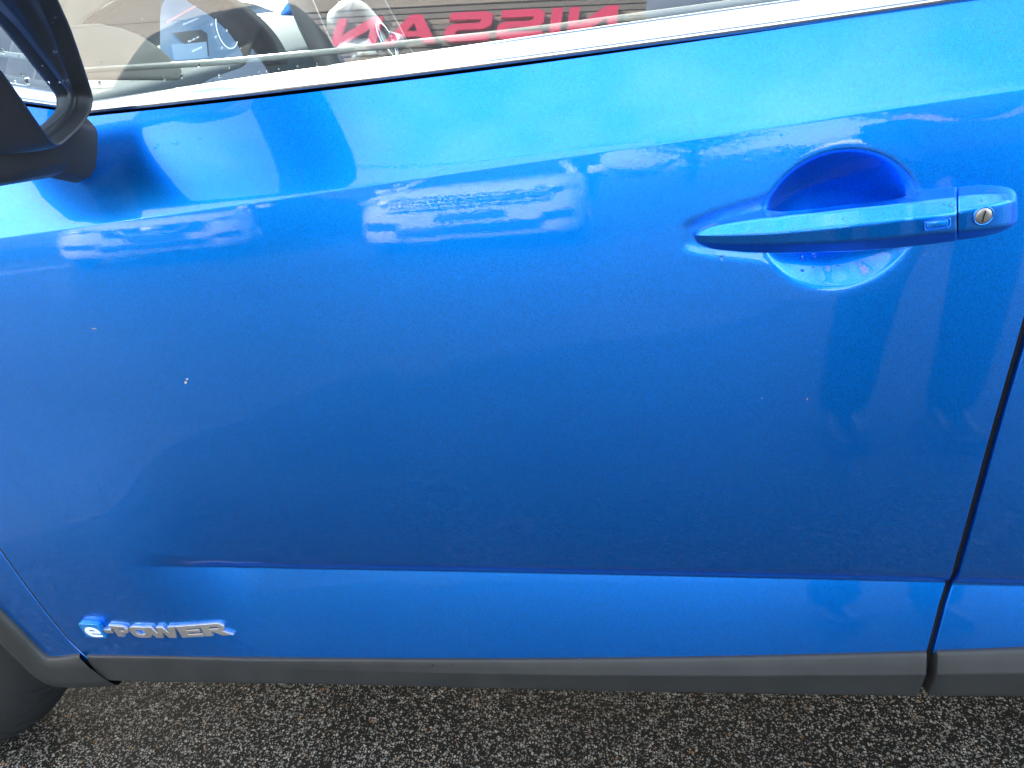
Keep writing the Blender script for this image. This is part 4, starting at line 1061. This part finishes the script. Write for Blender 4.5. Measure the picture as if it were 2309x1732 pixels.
white_paint = bpy.data.materials['white_car_paint']
def make_white_car(loc, rz, label, kind):
    c = empty('parked_car', loc, rz, label=label, cat='car', group='white cars parked across the yard')
    def sec(y, hw, zb_, zt_, r=.12):
        return [(-hw+.06, y, zb_), (hw-.06, y, zb_), (hw, y, zb_+.1), (hw, y, (zb_+zt_)/2+.05), (hw-.04, y, zt_-.08), (hw-.16, y, zt_), (-hw+.16, y, zt_), (-hw+.04, y, zt_-.08), (-hw, y, (zb_+zt_)/2+.05), (-hw, y, zb_+.1)]
    b = loft('body', [sec(0, .62, .34, .80), sec(-.05, .78, .27, .93), sec(-.2, .88, .24, 1.0), sec(-.6, .92, .23, 1.05), sec(-1.2, .925, .23, 1.10), sec(-2.6, .925, .23, 1.12), sec(-3.8, .91, .25, 1.12), sec(-4.25, .86, .3, 1.08), sec(-4.35, .78, .38, .98)], white_paint, None)
    b.parent = c; b.location = (0, 0, 0)
    def add(o): o.parent = c; return o
    def cabs(y, hw0, hw1, z0, z1): return [(-hw0, y[0], z0), (hw0, y[0], z0), (hw1, y[1], z1), (-hw1, y[1], z1)]
    add(loft('cabin', [[(-.80, -1.15, 1.06), (.80, -1.15, 1.06), (.80, -4.1, 1.06), (-.80, -4.1, 1.06)], [(-.62, -1.95, 1.55), (.62, -1.95, 1.55), (.62, -3.75, 1.58), (-.62, -3.75, 1.58)]], gloss_black, smooth=False))
    bevel_mesh(add(loft('roof', [[(-.66, -1.9, 1.545), (.66, -1.9, 1.545), (.66, -3.85, 1.56), (-.66, -3.85, 1.56)], [(-.58, -2.05, 1.63), (.58, -2.05, 1.63), (.58, -3.7, 1.63), (-.58, -3.7, 1.63)]], white_paint, smooth=False)), .03, 2)
    for sx_ in (-1, 1):
        add(tube('windscreen_pillar', [(sx_*.80, -1.15, 1.06), (sx_*.64, -1.93, 1.56)], .04, white_paint, n=8))
        add(tube('rear_pillar', [(sx_*.80, -4.05, 1.06), (sx_*.64, -3.72, 1.56)], .07, white_paint, n=8))
        h = [(.50, -.02, .76), (.86, -.13, .80), (.88, -.16, .90), (.52, -.07, .88)] if kind == 0 else [(.48, -.015, .80), (.87, -.12, .84), (.88, -.16, .91), (.50, -.07, .90)]
        add(loft('headlamp', [[(sx_*x, y+.045, z_) for x, y, z_ in h], [(sx_*x, y-.08, z_) for x, y, z_ in h]], lamp_glass, smooth=False))
        add(lathe('lamp_ring', [(.055, .0), (.062, .012), (.05, .016), (.0, .012)], (sx_*.64, .0, .835), chrome, n=20))
        add(box('mirror', min(sx_*.93, sx_*1.1), max(sx_*.93, sx_*1.1), -1.45, -1.3, 1.02, 1.17, white_paint, bev=.03))
        fl = [(.55, .03, .42), (.80, -.03, .44), (.80, -.03, .54), (.55, .03, .52)]
        add(loft('fog_recess', [[(sx_*x, y+.012, z_) for x, y, z_ in fl], [(sx_*x, y-.1, z_) for x, y, z_ in fl]], gloss_black, smooth=False))
        for y in (-.85, -3.5):
            w = add(lathe('wheel', [(.0, .0), (.2, .01), (.23, .0), (.30, .0), (.335, .05), (.335, .18), (.30, .22), (.0, .22)], (sx_*.80-.11, y, .335), rubber, n=32, axis='x'))
            r = lathe('rim', [(.0, .0), (.19, .01), (.21, .03), (.2, .05)], (sx_*.80+sx_*.12, y, .335), alu, n=24, axis='x'); r.parent = w
    if kind == 0:
        add(loft('grille', [[(-.42, .035, .60), (.42, .035, .60), (.47, .03, .80), (-.47, .03, .80)], [(-.42, -.1, .60), (.42, -.1, .60), (.47, -.1, .80), (-.47, -.1, .80)]], gloss_black, smooth=False))
        add(tube('grille_bar', [(-.34, .05, .82), (-.22, .06, .64), (.22, .06, .64), (.34, .05, .82)], .018, chrome, n=8))
        add(lathe('front_emblem', [(.0, .02), (.06, .015), (.075, .0)], (0, .05, .73), chrome, n=24))
        add(box('lower_intake', -.5, .5, -.02, .035, .34, .46, gloss_black, bev=.01))
        add(box('number_plate', -.26, .26, .03, .052, .49, .585, bezel_mat, bev=.004))
    else:
        g = add(loft('grille', [[(-.60, .035, .66), (.60, .035, .66), (.60, .03, .86), (-.60, .03, .86)], [(-.60, -.1, .66), (.60, -.1, .66), (.60, -.1, .86), (-.60, -.1, .86)]], gloss_black, smooth=False))
        for i in range(3):
            q = box('grille_bar', -.60, .60, .036, .06, .69+.06*i, .715+.06*i, white_paint if i != 1 else chrome, bev=.005); q.parent = g
        add(box('lower_intake', -.55, .55, -.02, .034, .33, .45, gloss_black, bev=.01))
        add(box('number_plate', -.26, .26, .03, .052, .50, .595, bezel_mat, bev=.004))
    return c
make_white_car((-4.5, -4.7, GZ), math.radians(-33), 'white car with V shaped grille bar reflected in the door under the mirror', 0)
make_white_car((-1.35, -4.4, GZ), math.radians(-8), 'white car with slatted grille reflected in the middle of the door', 1)
# van further along
def van(loc, rz):
    c = empty('parked_van', loc, rz, label='tall white van reflected in the door above the handle', cat='van')
    def add(o): o.parent = c; return o
    def sec(x, w, z0, z1): return [(x, -w, z0), (x, w, z0), (x, w, z1-.2), (x, w-.12, z1), (x, -w+.12, z1), (x, -w, z1-.2)]
    add(loft('body', [sec(0, .8, .4, .95), sec(.15, .92, .3, 1.1), sec(.9, .96, .28, 1.25), sec(1.6, .96, .28, 2.15), sec(1.9, .96, .28, 2.3), sec(5.0, .96, .3, 2.3), sec(5.1, .9, .35, 2.2)], white_paint, smooth=False))
    bevel_mesh(c.children[0], .06, 2)
    add(loft('windscreen', [[(.86, -.84, 1.28), (.86, .84, 1.28), (1.50, .8, 2.05), (1.50, -.8, 2.05)], [(.92, -.84, 1.24), (.92, .84, 1.24), (1.56, .8, 2.01), (1.56, -.8, 2.01)]], gloss_black, smooth=False))
    for s_ in (-1, 1):
        add(box('side_window', 1.5, 2.4, min(s_*.95, s_*.972), max(s_*.95, s_*.972), 1.3, 1.95, gloss_black, bev=.008))
        add(box('headlamp', -.01, .3, min(s_*.6, s_*.9), max(s_*.6, s_*.9), .8, 1.0, lamp_glass, bev=.02))
        for x in (.9, 4.1): add(lathe('wheel', [(0, -.01), (.2, .0), (.3, .0), (.34, .05), (.34, .2), (0, .22)], (x, s_*.78-.1, .34), rubber, n=28))
    return c
van((3.4, -15.5, GZ), math.radians(12))
# low planting far behind
g = np.random.default_rng(5); V, Fc = [], []
for i in range(7000):
    x = g.uniform(-60, 70); h = 1.5+1.1*(.5+.5*math.sin(x*.31)*math.sin(x*.13+1))+.5*math.sin(x*.9); p = np.array([x, -58+g.normal(0, 1.2), GZ+g.uniform(0, 1)**.7*h]); d = g.normal(0, 1, 3); d /= np.linalg.norm(d); e = np.cross(d, g.normal(0, 1, 3)); e /= np.linalg.norm(e); n0 = len(V); s_ = g.uniform(.2, .5)
    V += [p-d*s_, p+e*s_*.6, p+d*s_, p-e*s_*.6]; Fc.append((n0, n0+1, n0+2, n0+3))
mk('hedge', V, Fc, leaf, None, smooth=False, kind='stuff', label='long low green hedge along the far side of the yard', cat='hedge')
# trees at the right-hand end of the yard
def tree(loc, h, r, seed, label):
    g = np.random.default_rng(seed); t = empty('tree', loc, 0, label=label, cat='tree', group='trees beyond the yard')
    pts = [(0, 0, 0), (.1, .05, h*.25), (.0, .1, h*.5), (.1, .0, h*.8)]
    tk = tube('trunk', pts, [.22, .17, .12, .04], bark, n=9); tk.parent = t
    for k in range(9):
        a = g.uniform(0, 6.28); z = g.uniform(.3, .7)*h; e = g.uniform(.5, .85)*r
        b = tube('limb', [(0, 0, z), (math.cos(a)*e*.5, math.sin(a)*e*.5, z+.1*h), (math.cos(a)*e, math.sin(a)*e, z+.2*h)], [.07, .045, .015], bark, n=6); b.parent = tk
    V, Fc = [], []
    cl = [(g.normal(0, .42, 3)*np.array([r, r, h*.26])+np.array([0, 0, h*.66]), g.uniform(.3, .75)) for _ in range(60)]
    for c_, cr_ in cl:
        for _ in range(55):
            p = c_+g.normal(0, .5, 3)*cr_; d = g.normal(0, 1, 3); d /= np.linalg.norm(d); e = np.cross(d, g.normal(0, 1, 3)); e /= np.linalg.norm(e); s_ = g.uniform(.05, .11)
            n0 = len(V); V += [p-d*s_, p+e*s_*.5, p+d*s_, p-e*s_*.5]; Fc.append((n0, n0+1, n0+2, n0+3))
    o = mk('crown', V, Fc, leaf, None, smooth=False); o.parent = t
tree((5.5, -16.0, GZ), 5.2, 2.3, 1, 'tallest leafy tree beyond the white van at the yard end')
tree((.9, -21.0, GZ), 4.6, 1.9, 3, 'slim leafy tree beyond the yard nearest to the showroom corner')
tree((9.8, -15.0, GZ), 4.2, 2.1, 2, 'smaller leafy tree furthest right at the yard end')

# ------------------------------------------------------------------ the person taking the picture, seen faintly in the door
person = empty('person', (.75, -1.30, GZ), 0, label='person in dark jacket and trousers holding a phone, reflected in the door', cat='person')
def skinned(name, verts, edges, radii, m, root=0, lv=2):
    me = bpy.data.meshes.new(name); me.from_pydata(verts, edges, []); o = bpy.data.objects.new(name, me); S.collection.objects.link(o)
    mo = o.modifiers.new('s', 'SKIN'); mo.use_smooth_shade = True
    for i, r in enumerate(radii):
        sv = me.skin_vertices[0].data[i]; sv.radius = r if hasattr(r, '__len__') else (r, r); sv.use_root = (i == root)
    o.modifiers.new('d', 'SUBSURF').levels = lv; o.modifiers['d'].render_levels = lv
    dg = bpy.context.evaluated_depsgraph_get(); m2 = bpy.data.meshes.new_from_object(o.evaluated_get(dg)); bpy.data.objects.remove(o)
    m2.materials.clear(); m2.materials.append(m); m2.polygons.foreach_set('use_smooth', [True]*len(m2.polygons)); m2.name = name
    ob = bpy.data.objects.new(name, m2); S.collection.objects.link(ob); return ob
def per(o, par=None): return sub(o, par or person)
ph = CAM-CF*.020+CR*.062-CU*.022                                     # the phone's middle, just behind the lens
# one body surface, clothed as trousers and jacket follow
bv = [(.62, -1.27, .93), (.60, -1.26, 1.10), (.56, -1.22, 1.28), (.52, -1.17, 1.42), (.50, -1.13, 1.50), (.49, -1.09, 1.56),
      (.72, -1.27, .88), (.745, -1.25, .48), (.76, -1.30, .10+GZ), (.50, -1.27, .88), (.475, -1.25, .48), (.46, -1.30, .10+GZ),
      (.36, -1.10, 1.40), (.34, -.98, 1.16), (.27, -.80, 1.04), (.235, -.715, 1.01),
      (.69, -1.20, 1.39), (.80, -1.26, 1.13), (.84, -1.18, .90), (.845, -1.15, .84)]
bv = [(x+(0 if i in (14, 15) else .07 if i == 13 else .14), y, z) for i, (x, y, z) in enumerate(bv)]
be = [(0, 1), (1, 2), (2, 3), (3, 4), (4, 5), (0, 6), (6, 7), (7, 8), (0, 9), (9, 10), (10, 11), (3, 12), (12, 13), (13, 14), (14, 15), (3, 16), (16, 17), (17, 18), (18, 19)]
brd = [(.155, .11), (.145, .10), (.165, .11), (.15, .10), (.055, .055), (.05, .05), (.09, .09), (.062, .062), (.042, .042), (.09, .09), (.062, .062), (.042, .042), .066, .048, .033, .028, .066, .048, .033, .028]
body = per(skinned('body', bv, be, brd, skin))
jv = [bv[i] for i in (0, 1, 2, 3, 4, 12, 13, 14, 16, 17, 18)]
per(skinned('jacket', jv, [(0, 1), (1, 2), (2, 3), (3, 4), (3, 5), (5, 6), (6, 7), (3, 8), (8, 9), (9, 10)], [(.185, .14), (.17, .13), (.19, .135), (.18, .125), (.07, .07), .085, .064, .048, .085, .064, .048], jacket))
tv = [bv[i] for i in (0, 6, 7, 8, 9, 10, 11)]; tv[3] = (.90, -1.30, .075+GZ); tv[6] = (.60, -1.30, .075+GZ)
per(skinned('trousers', tv, [(0, 1), (1, 2), (2, 3), (0, 4), (4, 5), (5, 6)], [(.17, .13), .112, .085, .075, .112, .085, .075], denim))
for x in (.90, .60):
    sh_ = []
    for y, w, h, z0 in ((-1.385, .02, .05, .02), (-1.375, .036, .09, .02), (-1.32, .043, .11, .018), (-1.25, .045, .085, .018), (-1.17, .050, .06, .018), (-1.11, .044, .05, .02), (-1.085, .02, .035, .022)):
        sh_.append([(x+w*math.cos(t), y, GZ+z0+(h/2)*(1+math.sin(t))) for t in np.linspace(0, 2*math.pi, 14, endpoint=False)])
    so = per(loft('shoe', sh_, shoe_m))
    sl2 = [[(x+w*1.03, y, GZ), (x+w*1.06, y, GZ+.022), (x-w*1.06, y, GZ+.022), (x-w*1.03, y, GZ)] for y, w in ((-1.388, .02), (-1.37, .037), (-1.25, .046), (-1.17, .051), (-1.11, .045), (-1.082, .022))]
    per(loft('sole', sl2, sole_m), so)
# head looking down at the phone
hc = np.array([.615, -1.03, 1.655]); fw = np.array([-.45, .70, -.55]); fw /= np.linalg.norm(fw); rt = np.cross(fw, [0, 0, 1]); rt /= np.linalg.norm(rt); upv = np.cross(rt, fw)
def hp(x, y, z): return hc+rt*x+fw*y+upv*z
Vh, nh = [], 24
rows_ = 18
for i in range(rows_+1):
    ph_ = math.pi*i/rows_; zz = math.cos(ph_)*.118; rr_ = math.sin(ph_)
    for j in range(nh):
        t = 2*math.pi*j/nh; cx_, cy_ = math.cos(t), math.sin(t)
        wx = .076*(1-.22*max(0, -zz/.118)); wy = .098*(1-.10*max(0, -zz/.118))
        fy = cy_*rr_*wy; fx = cx_*rr_*wx
        nose = .022*math.exp(-((fx/.012)**2))*math.exp(-(((zz+.018)/.022)**2)) if cy_ > 0 else 0
        eye = -.007*(math.exp(-(((abs(fx)-.032)/.013)**2))*math.exp(-(((zz-.005)/.011)**2))) if cy_ > 0 else 0
        mouth = .004*math.exp(-((fx/.022)**2))*(math.exp(-(((zz+.057)/.008)**2))) if cy_ > 0 else 0
        chin = .008*math.exp(-((fx/.03)**2))*math.exp(-(((zz+.10)/.02)**2)) if cy_ > 0 else 0
        Vh.append(hp(fx, fy+nose+eye+mouth+chin, zz))
head = per(mk('head', Vh, grid_faces(rows_+1, nh, False, 0, True), skin))
eye_w = mat('eye_white', (.75, .74, .72), .2); iris = mat('iris', (.06, .04, .03), .2); lip = mat('lip', (.42, .18, .15), .45)
for sx_ in (-1, 1):
    e = per(lathe('eye', [(.0, -.011), (.006, -.009), (.0105, 0), (.006, .009), (.0, .011)], (0, 0, 0), eye_w, n=14), head)
    for v_ in e.data.vertices: v_.co = Vector(hp(sx_*.032+v_.co.x, .080+v_.co.y, .004+v_.co.z*.8))
    per(mk('ear', [hp(sx_*(.072+.012*a), -.005+b, c_) for a, b, c_ in ((0, .012, .02), (1, -.01, .026), (1, -.018, 0), (.6, -.008, -.026), (0, .01, -.024), (0, -.004, 0))], [(0, 1, 2, 5), (5, 2, 3, 4), (0, 5, 4)], skin), head)
per(mk('mouth', [hp(a, .094-.6*a*a/.025*.02+.002, -.057+b) for a, b in ((-.024, 0), (-.012, .005), (0, .004), (.012, .005), (.024, 0), (.012, -.007), (0, -.009), (-.012, -.007))], [tuple(range(8))], lip), head)
Vr = []
for i in range(11):
    ph_ = math.pi*.58*i/10
    for j in range(nh):
        t = 2*math.pi*j/nh; front = max(0, math.sin(t)); pp = ph_*(1-.42*front)
        k2 = 1.1+.02*math.sin(7*t+i)
        Vr.append(hp(math.cos(t)*math.sin(pp)*.078*k2, math.sin(t)*math.sin(pp)*.10*k2-.004, math.cos(pp)*.12*k2+.004))
per(mk('hair', Vr, grid_faces(11, nh, False, 0, True), hair_m), head)
# hands: palm and five fingers closing on the phone's ends
def hand(base, grip, thumb_dir, side):
    base, grip = np.array(base), np.array(grip); d = grip-base; ln = np.linalg.norm(d); d /= ln
    b_ = np.array(-CF); s_ = np.cross(d, b_); s_ /= np.linalg.norm(s_)
    h = per(skinned('hand', [tuple(base), tuple(base+d*.035), tuple(base+d*.075)], [(0, 1), (1, 2)], [(.026, .02), (.038, .017), (.036, .014)], skin))
    for i, (o_, L_) in enumerate(((-.03, .062), (-.01, .072), (.011, .068), (.030, .052))):
        p0 = base+d*.06+s_*o_; p1 = base+d*.088+s_*o_*1.05; p2 = p1+d*L_*.40+CF*.002; p3 = p2+d*L_*.25+CF*.004
        per(skinned('finger', [tuple(p) for p in (p0, p1, p2, p3)], [(0, 1), (1, 2), (2, 3)], [.010, .0095, .0085, .007], skin), h)
    q0 = base+d*.03+s_*side*.03; q1 = q0+d*.03+s_*side*.022+b_*.012; q2 = q1+d*.035+b_*.008-s_*side*.008
    per(skinned('thumb', [tuple(q) for q in (q0, q1, q2)], [(0, 1), (1, 2)], [.014, .011, .009], skin), h)
hand((.235, -.715, 1.01), tuple(ph+CR*.06-CU*.008), None, 1)
hand((.985, -1.15, .84), (.985, -1.13, .70), None, 1)
v, f = box_geo(-.08, .08, -.037, .037, -.004, .004)
phone = mk('phone', [ph+CR*a+CU*b+CF*c for a, b, c in v], f, gloss_black, smooth=False, label='dark phone held up by the person, facing the car door', cat='phone'); bevel_mesh(phone, .003, 2)
